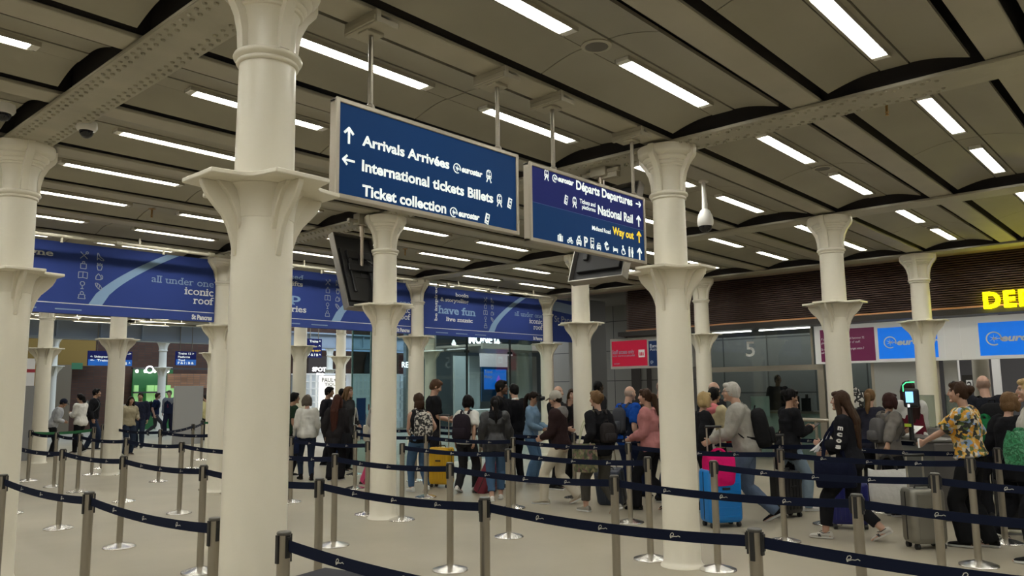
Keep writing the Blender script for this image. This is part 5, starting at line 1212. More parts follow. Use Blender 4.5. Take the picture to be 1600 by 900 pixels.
        Eh((0, -.020, .024), (.088, .098, .106)); Eh((0, .040, .086), (.058, .050, .034)); L_ = hair[2] if len(hair) > 2 else .30
        bk = [Hm@v3(0, -.05, .03), Hm@v3(0, -.085, -.06), sp(0, -.105-.02, .50), sp(0, -.125, .42), sp(0, -.13, .60-L_)]
        p_, r_ = smooth_path(bk, [(.075*s, .05*s), (.088*s, .052*s), (.092*s, .036*s), (.088*s, .032*s), (.045*s, .018*s)], 4); mb.tube(p_, r_, 14, ref=(0, 1, 0), round_cap=True)
        for sd in (1, -1): mb.tube([Hm@v3(sd*.066, .03, .05), Hm@v3(sd*.085, .014, -.03), Hm@v3(sd*.085, .0, -.11), sp(sd*.10, .03, .47)], [.024*s, .030*s, .032*s, .02*s], 10, round_cap=True)
    elif hk_ in ('pony', 'bun'):
        Eh((0, -.018, .024), (.084, .095, .104)); Eh((0, .042, .086), (.058, .048, .034)); Eh((0, -.055, -.02), (.066, .05, .06))
        if hk_ == 'bun': Eh((0, -.122, .035), (.048, .045, .046)); Eh((.02, -.105, .0), (.04, .035, .03))
        else:
            L_ = hair[2] if len(hair) > 2 else .26
            p_, r_ = smooth_path([Hm@v3(0, -.10, .03), Hm@v3(0, -.145, .0), Hm@v3(0, -.15, -.10), sp(0, -.15, .66-L_*.7), sp(0, -.15, .62-L_)], [.030*s, .036*s, .042*s, .036*s, .012*s], 4); mb.tube(p_, r_, 12, round_cap=True)
    elif hk_ == 'wavy':
        Eh((0, -.022, .026), (.096, .104, .108)); Eh((0, .042, .086), (.06, .05, .034)); Eh((0, -.07, -.08), (.10, .07, .10)); Eh((.05, -.05, -.12), (.055, .05, .06)); Eh((-.05, -.06, -.13), (.055, .05, .06))
    if mb.v:
        remesh(mb, 'hair', hm_, (.008 if near else .011)*s, 2, (.010 if hk_ not in ('short', 'crop') else .006, 26, .25), t)
    return t, dict(s=s, sp=sp, J=J, K=K, Hm=Hm, hz=hz, B=B, F=FR)
def child(mb, name, m, t, smooth=40): return mb.build(name, m, t, smooth)
def world_at(t, p):
    a = t.rotation_euler.z; return v3(t.location.x+p.x*cos(a)-p.y*sin(a), t.location.y+p.x*sin(a)+p.y*cos(a), t.location.z+p.z)
def glasses(t, r, dark=False):
    mb = MB(); Hm = r['Hm']; fm = mat('spectacle_frame', (.02, .018, .016), .3)
    for sd in (1, -1):
        if dark: mb.tube([Hm@v3(sd*.031, .098, .010), Hm@v3(sd*.031, .103, .010)], [(.024, .018), (.024, .018)], 12, ref=(0, 0, 1))
        else:
            c = [Hm@v3(sd*.031+.022*cos(a), .100, .010+.017*sin(a)) for a in np.linspace(0, 2*pi, 13)]; mb.tube(c, .0022, 5)
        mb.tube([Hm@v3(sd*.054, .098, .014), Hm@v3(sd*.078, .06, .014), Hm@v3(sd*.080, -.01, .008)], .0025, 5)
    mb.tube([Hm@v3(-.01, .103, .014), Hm@v3(.01, .103, .014)], .0025, 5); child(mb, 'sunglasses' if dark else 'spectacles', fm, t)
def cap(t, r, c):
    mb = MB(); Hm = r['Hm']; mb.ell((0, -.012, .035), (.090, .104, .098), 22, 14, M=Hm)
    remesh(mb, 'cap', cloth(c), .010, 1, (.004, 20, 1), t)
    mb = MB(); rings = []
    for y, w, z in ((.06, .07, .045), (.11, .068, .036), (.15, .05, .024), (.165, .02, .018)): rings.append([Hm@v3(x, y, z+dz_) for x, dz_ in ((-w, -.004), (0, .008), (w, -.004), (w, -.010), (0, .002), (-w, -.010))])
    mb.loft(rings); child(mb, 'cap_peak', cloth(c), t)
def backpack(t, r, label, m, w=.30, h=.44, d=.17, z=.30, strap=True, group=None, pocket=None):
    """worn on the back: a thing of its own, in the wearer's frame"""
    o = thing('backpack', label, 'backpack', t.location, t.rotation_euler.z, group); sp, s = r['sp'], r['s']; yb = -.125-d/2
    mb = MB(); rings = []
    for zz, k in ((-.5, .62), (-.47, .86), (-.35, 1), (.1, 1), (.32, .93), (.44, .72), (.5, .35)):
        a, b = w/2*k, d/2*(k*.9+.1); rings.append([sp(abs(cos(q))**.55*(1 if cos(q) > 0 else -1)*a, yb+abs(sin(q))**.55*(1 if sin(q) > 0 else -1)*b, z+zz*h) for q in [2*pi*j/22 for j in range(22)]])
    mb.loft(rings); m_ = m if not isinstance(m, tuple) else cloth(m); child(mb, 'pack_body', m_, o, 60)
    mb = MB(); rings = []
    for zz, k in ((-.42, .7), (-.38, 1), (-.08, 1), (-.02, .75)):
        a, b = w/2*.80*k, .035*k; rings.append([sp(a*abs(cos(q))**.5*(1 if cos(q) > 0 else -1), yb-d/2+.005+b*sin(q)*1.3-.012, z+zz*h) for q in [2*pi*j/16 for j in range(16)]])
    mb.loft(rings); child(mb, 'front_pocket', (pocket if not isinstance(pocket, tuple) else cloth(pocket)) if pocket else m_, o, 60)
    if strap:
        for sd in (1, -1):
            mb = MB(); p_, r_ = smooth_path([sp(sd*.07, -.115, .50), sp(sd*.085, -.06, .565), sp(sd*.10, .045, .545), sp(sd*.115, .135, .44), sp(sd*.135, .12, .30), sp(sd*.175, .0, .17), sp(sd*.12, -.14, .12)], [(.024*s, .007*s)]*7, 4)
            mb.tube(p_, r_, 8, ref=(0, 1, .3)); child(mb, 'strap', m_, o)
    mb = MB(); mb.tube([sp(-.035, yb+.03, z+.5*h-.01), sp(-.03, yb+.01, z+.5*h+.035), sp(.03, yb+.01, z+.5*h+.035), sp(.035, yb+.03, z+.5*h-.01)], .009, 6); child(mb, 'grab_loop', m_, o)
    return o
def bag(label, top_w, w, h, d, m, handles, name='tote_bag', rz=0.0, hm=None, taper=.88, group=None, cat='bag', sag=.02, slump=None):
    """hangs from the world point top_w (where the handles meet hand or shoulder); handles = drop length"""
    o = thing(name, label, cat, top_w, rz, group); mb = MB(); rings = []
    m_ = m if not isinstance(m, tuple) else cloth(m)
    for zz, k, kd in ((-1, taper*.96, 1), (-.97, taper, 1.05), (-.6, (1+taper)/2, 1.15), (-.25, 1, .9), (0, 1, .45)):
        a, b = w/2*k, d/2*kd; rings.append([v3(a*abs(cos(q))**.4*(1 if cos(q) > 0 else -1), b*abs(sin(q))**.4*(1 if sin(q) > 0 else -1), -handles+zz*h+.008*sin(q*3+zz*9)-(sag*(1-abs(cos(q))) if zz == 0 else 0)) for q in [2*pi*j/24 for j in range(24)]])
    mb.loft(rings); child(mb, 'bag_body', m_, o, 50)
    for sg in (-1, 1):
        mb = MB(); p_, r_ = smooth_path([v3(-w*.24, sg*d*.2, -handles-.05), v3(-w*.17, sg*.02, -handles*.45), v3(0, sg*.008, .012), v3(w*.17, sg*.02, -handles*.45), v3(w*.24, sg*d*.2, -handles-.05)], [(.014, .004)]*5, 4); mb.tube(p_, r_, 6, ref=(0, 1, 0)); child(mb, 'handle', hm if hm else m_, o)
    return o
def shoulder_bag(t, r, sd, label, m, w=.30, h=.24, d=.11, z=.02, y=-.02, x=.245, hm=None, tote=False, name='shoulder_bag'):
    sp = r['sp']; o = thing(name, label, 'bag', t.location, t.rotation_euler.z); m_ = m if not isinstance(m, tuple) else cloth(m); mb = MB(); rings = []
    for zz, k, kd in ((-1, .90, .9), (-.96, .95, 1), (-.5, 1.0, 1.15), (-.1, .96, .8), (0, .95, .35)):
        rings.append([sp(sd*x+d/2*kd*abs(cos(q))**.5*(1 if cos(q) > 0 else -1), y+w/2*k*abs(sin(q))**.45*(1 if sin(q) > 0 else -1), z+zz*h) for q in [2*pi*j/22 for j in range(22)]])
    mb.loft(rings); child(mb, 'bag_body', m_, o, 50)
    for yy in ((-.02, .02) if tote else (0,)):
        mb = MB(); p_, r_ = smooth_path([sp(sd*x, y-w*.28, z-.03), sp(sd*(x-.03), y-.07+yy, z+.22), sp(sd*.145, -.05+yy, .49), sp(sd*.115, yy, .548), sp(sd*.145, .07+yy, .47), sp(sd*(x-.03), y+.07+yy, z+.22), sp(sd*x, y+w*.28, z-.03)], [(.014, .004)]*7, 4); mb.tube(p_, r_, 6, ref=(1, 0, 0)); child(mb, 'strap', hm if hm else m_, o)
    return o
def phone(t, r, label, name='phone', m=None, size=(.036, .075), sd=1, cat='phone'):
    sh, el, wr = r['J'][sd]; d = (wr-el).normalized(); c = wr+d*.11*r['s']; o = thing(name, label, cat, world_at(t, c), t.rotation_euler.z)
    mb = MB(); T = Matrix.Rotation(radians(-55), 4, 'X'); mb.box((-size[0], -.004, -size[1]), (size[0], .004, size[1]), 0, T); bevel(child(mb, 'body', m or black, o), .003, 1)
    return o
# ------------------------------------------------------------------ who stands where
BLK = (.012, .012, .014); BLK2 = (.020, .019, .021); JEAN = (.055, .105, .185); LJEAN = (.20, .26, .32); DJEAN = (.020, .028, .05); CREAM = (.54, .49, .39); WHT = (.55, .54, .50); NAVY = (.012, .018, .045)
WSH = (.62, .60, .56)
floral = pattern('floral_shirt', [(.55, .25, .02), (.02, .02, .02), (.60, .52, .40), (.10, .14, .04), (.62, .33, .03), (.22, .32, .50), (.05, .06, .03), (.62, .40, .10)], 26)
leafbag = pattern('flowered_tote', [(.13, .125, .06), (.05, .06, .03), (.22, .19, .11), (.16, .08, .08), (.09, .10, .05)], 26)
bwpack = pattern('flower_backpack', [(.012, .012, .012), (.50, .47, .42), (.02, .02, .02), (.42, .38, .33)], 34)
cowm = pattern('cow_print', [(.6, .58, .54), (.015, .015, .015), (.6, .58, .54)], 10, 'NOISE')
# --- middle group, left of the column under the sign
t, r = person('p1', 'person in a dark green T-shirt half hidden behind the thick column', *atd(456, 15.8), 1.66, 60, 'm', 'tan', ('short', 'black'), ('t_shirt', (.018, .035, .022), dict(sleeve=.36, fat=.03)), ('straight', BLK), armL='hang', armR=(.24, .10, .93))
t, r = person('p2', 'person seen from behind in a white jumper with grey hair, walking in dark boots', *atd(481, 15.1), 1.63, -25, 'f', 'fair', ('bob', 'ash'), ('jumper', WHT, dict(fat=.035, hem=-.03)), ('slim', DJEAN), (.012, .011, .011, 2), stride=.30, lead='L', armR='hangf', armL='hangf', sole=(.02, .02, .02))
shoulder_bag(t, r, -1, 'dark blue slouchy bag carried low by the person in the white jumper', NAVY, .42, .34, .16, -.02, .05)
t, r = person('p3', 'young person with black hair in a dark jacket, facing right before the lit shop', 8.30, 11.3, 1.78, 95, 'm', 'tan', ('short', 'black'), ('jacket', (.022, .020, .024), dict(fat=.03)), ('straight', BLK), armR='strap', armL='front', head=(0, 6))
t, r = person('p3b', 'person in a yellow high-visibility vest among the group before the shop', 8.9, 11.6, 1.74, 30, 'm', 'brown', ('crop', 'black'), ('vest', mat('hi_vis', (.55, .75, .02), .7, emit=(.6, .9, .05), es=.15), dict(sleeve=0, fat=.035)), ('straight', NAVY))
t, r = person('p4', 'person with long fair hair and dark coat looking right, pulling the pink suitcase', *atd(541, 16.6), 1.78, 115, 'f', 'fair', ('long', 'light'), ('coat', (.035, .034, .036), dict(fat=.035, hem=-.16)), ('straight', BLK), armR='hangb', armL=(.28, .12, .96), head=(0, 0))
bag('white tote bag hanging beside the person with long reddish hair', world_at(t, v3(-.20, .10, 1.30)), .30, .34, .08, WHT, .34, rz=t.rotation_euler.z)
t, r = person('p5', 'person from behind with long reddish dark hair and long black clothes', 6.66, 8.62, 1.62, 8, 'f', 'fair', ('long', (.042, .014, .009), .62), ('cardigan', (.020, .018, .019), dict(fat=.045, hem=-.22)), ('wide', BLK), BLK, armR='hangf', armL='hang', stride=.15)
shoulder_bag(t, r, 1, 'black bag at the right side of the person with long reddish hair', BLK, .32, .30, .14, .05)
t, r = person('p6', 'person with black hair in a pale top, partly behind the column under the sign', 7.35, 8.25, 1.63, 40, 'f', 'tan', ('long', 'black', .16), ('jacket', (.34, .33, .31), dict(fat=.04)), ('straight', BLK), armL='hangf')
bag('cream tote bag hanging at the left of the column under the sign', world_at(t, v3(-.27, .05, 1.22)), .30, .30, .09, (.5, .47, .38), .22, rz=t.rotation_euler.z+.3)
# --- right of the column under the sign
t, r = person('p7', 'person in a sleeveless black top and blue jeans wearing a flowered backpack', 6.50, 6.05, 1.64, -28, 'f', 'fair', ('wavy', 'brown'), ('vest_top', (.015, .015, .017), dict(sleeve=0, fat=.018, hem=-.01)), ('slim', JEAN), WSH, armL='phonelow', armR=(.22, .10, 1.02), stride=.34, lead='L', near=True, build=1.06)
backpack(t, r, 'black and white flower-print backpack on the person in a sleeveless top', bwpack, .33, .47, .17, .27, True, None, bwpack)
t, r = person('p8', 'tall person with short brown hair in a black T-shirt looking down at a phone', *atd(675, 14.2), 1.87, 75, 'm', 'fair', ('short', (.075, .04, .022)), ('t_shirt', BLK, dict(sleeve=.42, fat=.028)), ('straight', BLK2), armR='phonelow', armL=(.08, .30, 1.10), head=(0, 28), near=True)
phone(t, r, 'dark phone in the hands of the tall person in black')
t, r = person('p9', 'person with a black bob in a white T-shirt and a dark backpack', 6.98, 5.42, 1.61, 22, 'f', 'tan', ('bob', 'black'), ('t_shirt', WHT, dict(sleeve=.42, fat=.035, hem=-.02)), ('straight', (.022, .021, .023)), WSH, armL='hang', armR='pull', stride=.40, lead='R', near=True)
backpack(t, r, 'plain dark purple backpack on the person with a black bob', (.022, .017, .023), .33, .48, .20, .26)
t, r = person('p10', 'person in sunglasses and a black jacket facing right below the blue shop screen', *atd(778, 13.5), 1.83, 98, 'm', 'brown', ('short', 'black'), ('jacket', BLK, dict(fat=.04)), ('straight', BLK), armR='hang', armL='hang', beard=.5, near=True, build=1.06)
glasses(t, r, True)
t, r = person('p11', 'person from behind in a black padded jacket with a dark ponytail and cuffed jeans', 6.62, 4.42, 1.58, -6, 'f', 'fair', ('pony', 'black', .24), ('padded_jacket', mat('padded_black', (.014, .014, .016), .45, bump=(9, .5)), dict(fat=.062, hem=-.10, hood=(.014, .014, .016))), ('crop', JEAN), WSH, stride=.22, lead='R', near=True, armR='hangf', armL='hangf')
t, r = person('p12', 'person from behind in a black suit jacket with a white collar', *atd(806, 14.5), 1.77, -35, 'm', 'fair', ('short', 'black'), ('suit_jacket', (.010, .010, .012), dict(fat=.035, hem=-.14)), ('straight', BLK), armR='front', head=(0, 10))
mb = MB(); mb.tube([r['sp'](0, -.01, .555), r['sp'](0, -.004, .585)], [.068, .062], 14); child(mb, 'collar', cloth((.6, .6, .58)), t)
t, r = person('p13', 'person in a denim shirt and wide blue jeans looking down, facing right', 8.55, 5.35, 1.63, 112, 'f', 'tan', ('pony', 'dark', .2), ('denim_shirt', (.16, .25, .36), dict(fat=.028, hem=-.05, collar=.6)), ('flare', (.09, .17, .29)), WSH, armR='front', armL='phonelow', head=(0, 20), near=True)
t, r = person('p14', 'person in a pale grey cap, dark brown jacket and cream trousers, facing left', 6.90, 3.38, 1.68, -68, 'm', 'fair', ('crop', 'dark'), ('jacket', (.030, .018, .018), dict(fat=.038, hem=-.05, hood=(.15, .14, .135))), ('straight', CREAM), (.42, .38, .30), armR='front', armL='front', stride=.52, lead='L', near=True, head=(0, 14))
cap(t, r, (.34, .32, .28))
t, r = person('p15', 'balding person behind the grey cap, holding up a black camera', *atd(867, 13.3), 1.73, 120, 'm', 'fair', ('bald', 'brown'), ('jacket', BLK, dict(fat=.03)), ('straight', BLK), armR='front', armL='up', head=(20, 0))
p = atX(843, 622, 8.6); tt = thing('camera', 'black camera held up beside the grey cap', 'camera', tuple(p), t.rotation_euler.z)
mb = MB(); mb.box((-.07, -.03, -.05), (.07, .03, .04)); mb.tube([(0, .03, 0), (0, .10, 0)], .035, 14); mb.box((-.03, -.03, .04), (.03, .03, .065)); bevel(mb.build('body', black, tt), .006, 1)
t, r = person('p16', 'person with long brown hair and a dark top facing the viewer, left of the column', *atd(893, 14.2), 1.67, 172, 'f', 'fair', ('long', 'brown', .24), ('jumper', (.032, .020, .022), dict(fat=.03)), ('straight', BLK), head=(0, 0))
t, r = person('p17b', 'dark-skinned person behind the person with the flowered tote', *atd(931, 15.1), 1.82, 60, 'm', 'dark', ('crop', 'black'), ('jacket', BLK2, dict(fat=.03)), ('straight', BLK))
t, r = person('p17', 'person in a black top and grey trousers carrying a flowered tote, seen from behind', 6.56, 2.42, 1.68, -35, 'f', 'fair', ('bun', 'light'), ('jumper', BLK, dict(fat=.035, hem=-.06)), ('crop', (.062, .058, .050)), (.25, .235, .20), armL=(.20, .08, 1.0), armR='hang', stride=.50, lead='L', near=True)
shoulder_bag(t, r, -1, 'large olive flowered tote bag on the shoulder of the person in grey trousers', leafbag, .46, .40, .14, .10, .06, .235, cloth((.42, .42, .30)), True, 'tote_bag')
backpack(t, r, 'small dark grey bag on the back of the person with the flowered tote', (.030, .026, .026), .24, .28, .12, .24)
t, r = person('p18', 'bald person in a blue T-shirt and dark waistcoat walking right', 8.0, 2.92, 1.73, 60, 'm', 'fair', ('bald', 'grey'), ('t_shirt', (.010, .055, .27), dict(sleeve=.42, fat=.026)), ('straight', NAVY), armL='hang', stride=.40, lead='R', build=1.1, near=True)
mb = MB(); sp = r['sp']; p_, r_ = smooth_path([sp(0, 0, -.04), sp(0, 0, .1), sp(0, .005, .3), sp(0, .006, .42), sp(0, 0, .49)], [(.215, .16), (.205, .152), (.20, .148), (.185, .14), (.145, .11)], 4); mb.tube(p_, r_, 22, ref=(0, 1, 0)); remesh(mb, 'waistcoat', cloth((.014, .018, .03)), .012, 2, (.01, 8, .6), t)
backpack(t, r, 'slate day pack on the bald person in a blue T-shirt', (.05, .052, .06), .28, .40, .12, .30)
t, r = person('p19', 'person in a pink jacket with a brown ponytail, facing left', 7.22, 2.02, 1.69, -62, 'f', 'fair', ('pony', 'brown', .16), ('jacket', (.40, .17, .165), dict(fat=.045, hem=-.05)), ('straight', BLK), (.012, .012, .012, 2), armL='front', armR='front', stride=.45, lead='L', near=True, sole=(.02, .02, .02))
shoulder_bag(t, r, 1, 'rust brown sling bag on the back of the person in the pink jacket', (.16, .045, .02), .26, .24, .10, .20, -.12, .10)
t, r = person('p20', 'bearded bald person in dark clothes half hidden by the column right of the sign', 8.0, 2.35, 1.80, 95, 'm', 'fair', ('bald', 'dark'), ('coat', BLK, dict(fat=.04, hem=-.2)), ('straight', NAVY), beard=.85)
# --- right of that column
t, r = person('p21', 'blonde person in spectacles, dark jacket and white top, facing right', 7.45, 1.35, 1.61, 88, 'f', 'fair', ('bob', 'blonde'), ('jacket', BLK, dict(fat=.035)), ('straight', BLK), head=(0, 0))
glasses(t, r)
mb = MB(); sp = r['sp']; p_, r_ = smooth_path([sp(-.02, .05, .02), sp(-.02, .06, .25), sp(-.01, .05, .45)], [(.10, .135), (.10, .125), (.06, .075)], 4); mb.tube(p_, r_, 16, ref=(0, 1, 0)); child(mb, 'blouse', cloth((.6, .58, .55)), t, 60)
t, r = person('p22', 'grey-haired person in a dark suit behind the pink hood', 8.85, 1.93, 1.76, 60, 'm', 'fair', ('bald', 'ash'), ('suit_jacket', (.018, .018, .02), dict(fat=.035)), ('straight', BLK))
t, r = person('p23', 'person with short black hair in a cream jacket with a pink hood', 7.95, 1.45, 1.67, 55, 'f', 'tan', ('short', 'black'), ('jacket', (.42, .36, .22), dict(fat=.045, hood=(.55, .17, .18))), ('straight', BLK), armR='front', armL='bag')
bag('small red gift bag beside the person with the pink hood', world_at(t, v3(.02, .30, 1.28)), .22, .18, .09, (.40, .02, .02), .22, 'gift_bag', t.rotation_euler.z, cloth((.42, .36, .22)))
t, r = person('p24', 'grey-haired person in a light grey jacket and jeans pushing the blue suitcase', 7.12, .56, 1.80, -72, 'm', 'fair', ('short', 'silver'), ('jacket', (.30, .285, .255), dict(fat=.045, hem=-.06, collar=.7)), ('straight', (.10, .135, .20)), (.012, .012, .014), armR=(.16, .34, 1.06), armL=(.14, .40, 1.05), stride=.62, lead='L', lean=10, near=True, head=(0, -2), build=1.06, sole=(.5, .5, .48))
glasses(t, r)
backpack(t, r, 'black backpack on the grey-haired person in a light jacket', (.013, .013, .014), .32, .48, .20, .24)
bag('bright pink soft bag strapped on top of the blue suitcase', atX(1122, 703, 6.60), .38, .38, .24, (.62, .012, .14), .03, 'cabin_bag', rzrel(-15))
t, r = person('p25', 'person with dark tied hair in a black jacket and pale jeans typing on a phone', 8.30, .50, 1.66, 80, 'f', 'tan', ('bun', 'black'), ('jacket', BLK, dict(fat=.04, hem=-.16)), ('straight', LJEAN), WSH, armR='phone', armL='phone', stride=.40, lead='R', near=True, head=(0, 16))
phone(t, r, 'dark phone in the hands of the person in pale jeans')
bag('long black coat hung over the arm of the person typing on a phone', world_at(t, v3(-.2, .02, 1.08)), .36, .50, .12, BLK, .06, 'coat', t.rotation_euler.z, None, 1.1)
t, r = person('p25c', 'person mostly hidden behind the typing person, one bare forearm showing', 8.95, .75, 1.55, 85, 'f', 'fair', ('short', 'dark'), ('t_shirt', BLK, dict(sleeve=.4)), ('straight', BLK), armR='phone')
t, r = person('p25b', 'uniformed person in dark clothes standing inside glass booth 5', 17.2, 4.45, 1.84, 178, 'm', 'brown', ('crop', 'black'), ('jacket', (.014, .015, .02), dict(fat=.03)), ('straight', BLK), dz=.12)
mb = MB(); q = r['sp'](-.07, .135, .40); mb.box((q.x-.035, q.y, q.z-.02), (q.x+.035, q.y+.012, q.z+.02)); child(mb, 'name_badge', hdw, t)
# --- the right-hand group
t, r = person('p26', 'person with long brown hair in a black jacket with white sleeve letters, striding left', 6.72, -.83, 1.67, -52, 'f', 'fair', ('long', 'brown', .40), ('varsity_jacket', (.013, .013, .016), dict(fat=.04, hem=-.05)), ('crop', (.013, .013, .015)), (.50, .48, .43), armL=(.10, .28, 1.16), armR='front', stride=.62, lead='L', near=True, sole=(.55, .53, .48))
sh, el, wr = r['J'][-1]
mb = MB(); d = (el-sh).normalized()
for q, ch in enumerate('NUCLA'[:4]):
    c = sh.lerp(el, .25+.25*q); out = v3(-1, .1, 0); out = (out-d*out.dot(d)).normalized(); put_text(mb, 'mcos'[q], c+out*.088+d*.03, d.cross(out)*-1, d*-1, out, .058, .05, 0, .05, 0, .002)
child(mb, 'sleeve_lettering', [cloth((.6, .58, .55)), cloth((.5, .05, .03))], t)
for sd in (1, -1):
    mb = MB(); fr = r['F'][sd]
    for sg in (-1, 1):
        for a, b in (((.045, -.052), (.060, -.018)), ((.060, -.018), (.062, -.052)), ((.062, -.052), (.077, -.018))): mb.tube([fr@v3(sg*.0425, a[0], a[1]), fr@v3(sg*.0425, b[0], b[1])], .005, 6)
        mb.tube([fr@v3(sg*.040, -.05, .0), fr@v3(sg*.041, .02, -.012), fr@v3(sg*.03, .06, .002)], .004, 6)
    child(mb, 'shoe_stripe', black, t)
shoulder_bag(t, r, -1, 'very large navy canvas bag on the shoulder of the striding person in black', (.008, .010, .024), .46, .33, .20, .08, .12, .20, None, True)
mb = MB(); w_ = r['J'][-1][2]; o = thing('papers', 'white papers in the hand of the striding person in black', 'papers', world_at(t, w_), t.rotation_euler.z); T = Matrix.Rotation(radians(35), 4, 'X'); mb.box((-.05, -.0, -.12), (.10, .003, .10), 0, T); mb.box((-.07, .004, -.14), (.07, .006, .06), 0, Matrix.Rotation(radians(50), 4, 'X')); child(mb, 'sheet', hdw, o)
t, r = person('p27', 'person with light brown hair reaching past the striding person, cow-print bag at the shoulder', *atd(1357, 11.3), 1.62, 40, 'f', 'fair', ('pony', 'light', .16), ('t_shirt', (.03, .03, .045), dict(sleeve=.4, fat=.03)), ('straight', BLK), armR=(.20, .30, 1.12))
bag('black and white cow-print pouch behind the long brown hair', world_at(t, v3(-.15, -.12, 1.62)), .22, .22, .10, cowm, .05, 'pouch', t.rotation_euler.z)
_b = v3(*atd(1378, 9.75), .90)-v3(*atd(1384, 10.2), 0); _a = radians(CY-82-90); _b = v3(_b.x*cos(_a)+_b.y*sin(_a), -_b.x*sin(_a)+_b.y*cos(_a), _b.z)/(1.57/1.775)
t, r = person('p28', 'person with dark bobbed hair in a grey top facing right, reading papers', *atd(1384, 10.2), 1.57, 82, 'f', 'tan', ('bob', (.035, .014, .012)), ('cardigan', (.125, .112, .10), dict(fat=.045)), ('straight', BLK), BLK, armL='phone', armR=(_b.x, _b.y, _b.z), near=True)
sh, el, wr = r['J'][1]
bag('large white carrier bag held by the person in the grey top', (*atd(1378, 9.75), .80), .46, .42, .14, (.60, .585, .55), .16, 'carrier_bag', rzrel(8), cloth((.03, .03, .03)), .96)
phone(t, r, 'open papers in the hands of the person in the grey top', 'papers', hdw, (.11, .10), -1, 'papers')
backpack(t, r, 'grey rucksack on the person in the grey top', (.10, .095, .095), .28, .36, .14, .30)
t, r = person('p29', 'person with long dark hair in a maroon tabard with white sleeves at the reader screen', 9.75, -.68, 1.73, 5, 'f', 'tan', ('long', (.028, .014, .012), .34), ('jumper', (.5, .49, .47), dict(fat=.035)), ('straight', BLK), armR='front', armL='front')
mb = MB(); sp = r['sp']; p_, r_ = smooth_path([sp(0, 0, -.08), sp(0, 0, .1), sp(0, .01, .3), sp(0, .012, .42), sp(0, 0, .5)], [(.20, .155), (.175, .15), (.165, .15), (.15, .14), (.11, .1)], 4); mb.tube(p_, r_, 22, ref=(0, 1, 0)); remesh(mb, 'tabard', cloth((.10, .012, .022)), .013, 2, (.008, 8, .6), t)
t, r = person('p30', 'person in a bright floral shirt and black trousers holding the silver suitcase, facing left', 7.10, -1.93, 1.71, -48, 'f', 'fair', ('bun', 'brown'), ('floral_shirt', floral, dict(sleeve=.44, fat=.05, hem=.04, collar=.5)), ('wide', (.012, .012, .013)), (.014, .013, .013), armL=(-.02, .56, 1.02), armR='hang', stride=.20, lead='L', near=True, sole=(.5, .49, .46))
mb = MB(); w_ = r['J'][-1][2]; o = thing('boarding_pass', 'white slip in the outstretched hand of the person in the floral shirt', 'paper', world_at(t, w_), t.rotation_euler.z); mb.box((-.03, .06, -.07), (.03, .064, .03)); child(mb, 'sheet', hdw, o)
mb = MB(); Hm = r['Hm']
for sd in (1, -1): mb.tube([Hm@v3(sd*.03, .045, .118), Hm@v3(sd*.032, .05, .124)], [(.024, .018), (.024, .018)], 10, ref=(0, 1, 0))
child(mb, 'sunglasses', black, t)
t, r = person('p31', 'bald person in a dark jacket seen from behind near the number 2 plate', 9.2, -1.72, 1.79, 12, 'm', 'fair', ('bald', 'ash'), ('jacket', (.014, .015, .02), dict(fat=.045)), ('straight', BLK), armR='front', build=1.12)
backpack(t, r, 'black backpack on the bald person near the number 2 plate', (.013, .013, .014), .32, .46, .18, .26)
bag('green bag hanging behind the person in the floral shirt', atX(1538, 650, 7.9), .22, .34, .12, (.015, .14, .05), .02, 'bag', rzrel(60))
t, r = person('p32', 'person with bobbed brown hair in a black coat at the right, looking right', 7.75, -2.18, 1.60, 75, 'f', 'fair', ('bob', 'light'), ('coat', BLK, dict(fat=.045, hem=-.2)), ('straight', BLK), BLK, stride=.4)
t, r = person('p33', 'blonde person in a pale top cut by the right edge of the photo', 6.72, -2.62, 1.74, -70, 'f', 'fair', ('short', 'blonde'), ('jumper', (.42, .40, .36), dict(fat=.045)), ('straight', BLK), (.02, .02, .02), armL='bag', armR='bag', stride=.35, lead='L', near=True, sole=(.6, .6, .58))
sh, el, wr = r['J'][-1]
gp = pattern('green_plaid', [(.02, .16, .06), (.05, .26, .12), (.02, .12, .05), (.09, .30, .16)], 22, 'NOISE')
bag('green plaid shirt draped over the arm at the right edge', atX(1592, 672, 6.45), .42, .36, .20, gp, .0, 'shirt', rzrel(-40), None, .7, None, 'clothing')
# --- far left
t, r = person('l2', 'person in a white hooded top and black trousers at far left, facing left', 6.25, 20.3, 1.73, -75, 'f', 'tan', ('pony', 'black', .05), ('hooded_top', (.6, .58, .54), dict(fat=.045)), ('straight', BLK), armL='phone', armR='phone', stride=.5)
t, r = person('l1', 'stooping person in a dark cap and white vest at far left', 5.3, 19.6, 1.60, 60, 'm', 'tan', ('crop', 'black'), ('jacket', (.35, .36, .38), dict(fat=.04)), ('straight', BLK), armR='front', armL='front', lean=18, head=(0, 20))
cap(t, r, (.015, .018, .03))
t, r = person('l0', 'dark-haired person behind the far left column', 5.15, 20.6, 1.66, -60, 'f', 'tan', ('long', 'black'), ('coat', BLK, dict(fat=.04, hem=-.2)), ('straight', BLK))
t, r = person('l3', 'tall person in a black jacket with a grey backpack at far left, facing right', 7.05, 21.6, 1.86, 70, 'm', 'tan', ('short', 'black'), ('jacket', BLK, dict(fat=.04)), ('straight', DJEAN), stride=.3)
backpack(t, r, 'grey-green backpack on the tall person at far left', (.09, .10, .10), .3, .42, .16, .28)
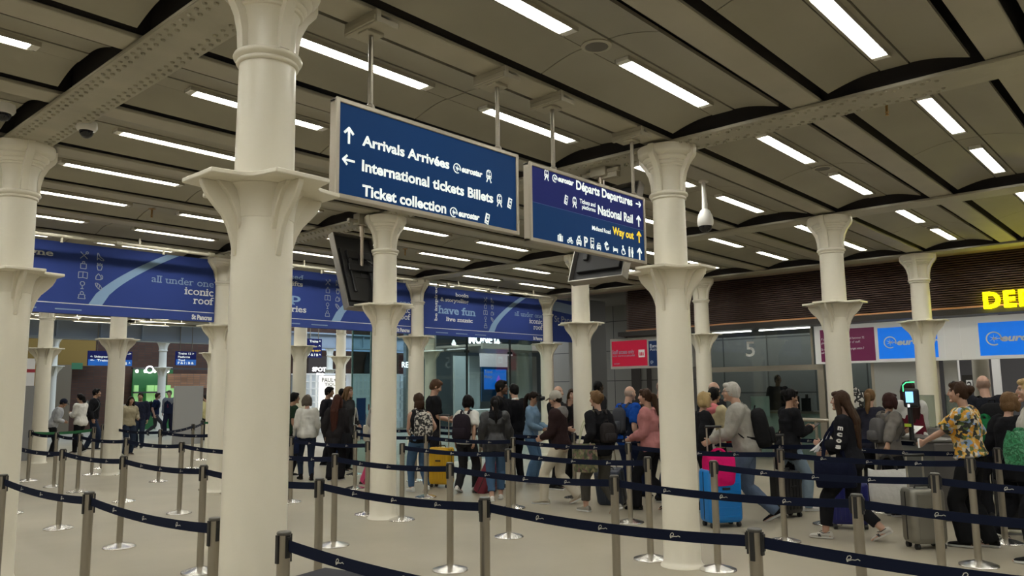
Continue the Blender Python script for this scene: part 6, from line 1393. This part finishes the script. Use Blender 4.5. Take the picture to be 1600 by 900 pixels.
t, r = person('l4', 'person with dark hair and a pale bag right of the second left column', 6.9, 18.6, 1.60, 130, 'f', 'tan', ('long', 'dark'), ('jacket', (.33, .29, .2), dict(fat=.04)), ('straight', DJEAN), armL='bag')
t, r = person('l5', 'person in a navy jacket facing the viewer before the green shop', 8.2, 21.0, 1.70, 165, 'm', 'tan', ('short', 'black'), ('jacket', (.016, .018, .035), dict(fat=.04)), ('straight', DJEAN), beard=.5)
t, r = person('l6', 'person in a navy T-shirt striding right before the green shop', 11.7, 27.9, 1.78, 80, 'm', 'fair', ('short', 'brown'), ('t_shirt', NAVY, dict(sleeve=.4)), ('slim', (.05, .05, .055)), stride=.75, armL='hangb', armR='hang')
backpack(t, r, 'black backpack on the person striding before the green shop', BLK, .3, .44, .18, .28)
t, r = person('l7', 'person in a navy waistcoat, grey sleeves and lanyard walking towards the viewer at far left', 11.85, 27.0, 1.80, 178, 'm', 'fair', ('short', 'ash'), ('shirt', (.16, .17, .19), dict(fat=.03)), ('straight', (.014, .015, .03)), stride=.25)
mb = MB(); sp = r['sp']; p_, r_ = smooth_path([sp(0, 0, -.05), sp(0, 0, .1), sp(0, .005, .3), sp(0, .006, .42), sp(0, 0, .5)], [(.21, .16), (.20, .152), (.20, .150), (.185, .145), (.13, .11)], 4); mb.tube(p_, r_, 22, ref=(0, 1, 0)); remesh(mb, 'waistcoat', cloth((.014, .018, .04)), .015, 2, (.01, 8, .6), t)
mb = MB(); mb.tube([sp(-.06, .11, .5), sp(0, .17, .25), sp(.06, .11, .5)], .008, 6); mb.box((-.03, .16, r['hz']+.2), (.03, .17, r['hz']+.28)); child(mb, 'lanyard', cloth((.2, .02, .05)), t)
t, r = person('l8', 'small figure in a pale yellow jacket right of the grey hoarding', *atd(323.5, 27.5), 1.62, -60, 'f', 'fair', ('pony', 'black', .2), ('jacket', (.52, .47, .25), dict(fat=.05)), ('straight', BLK))
shoulder_bag(t, r, 1, 'pink bag of the small figure in the yellow jacket', (.5, .03, .12), .3, .3, .12, .0)

# ------------------------------------------------------------------ tidy up
bpy.data.scenes.remove(TMP)
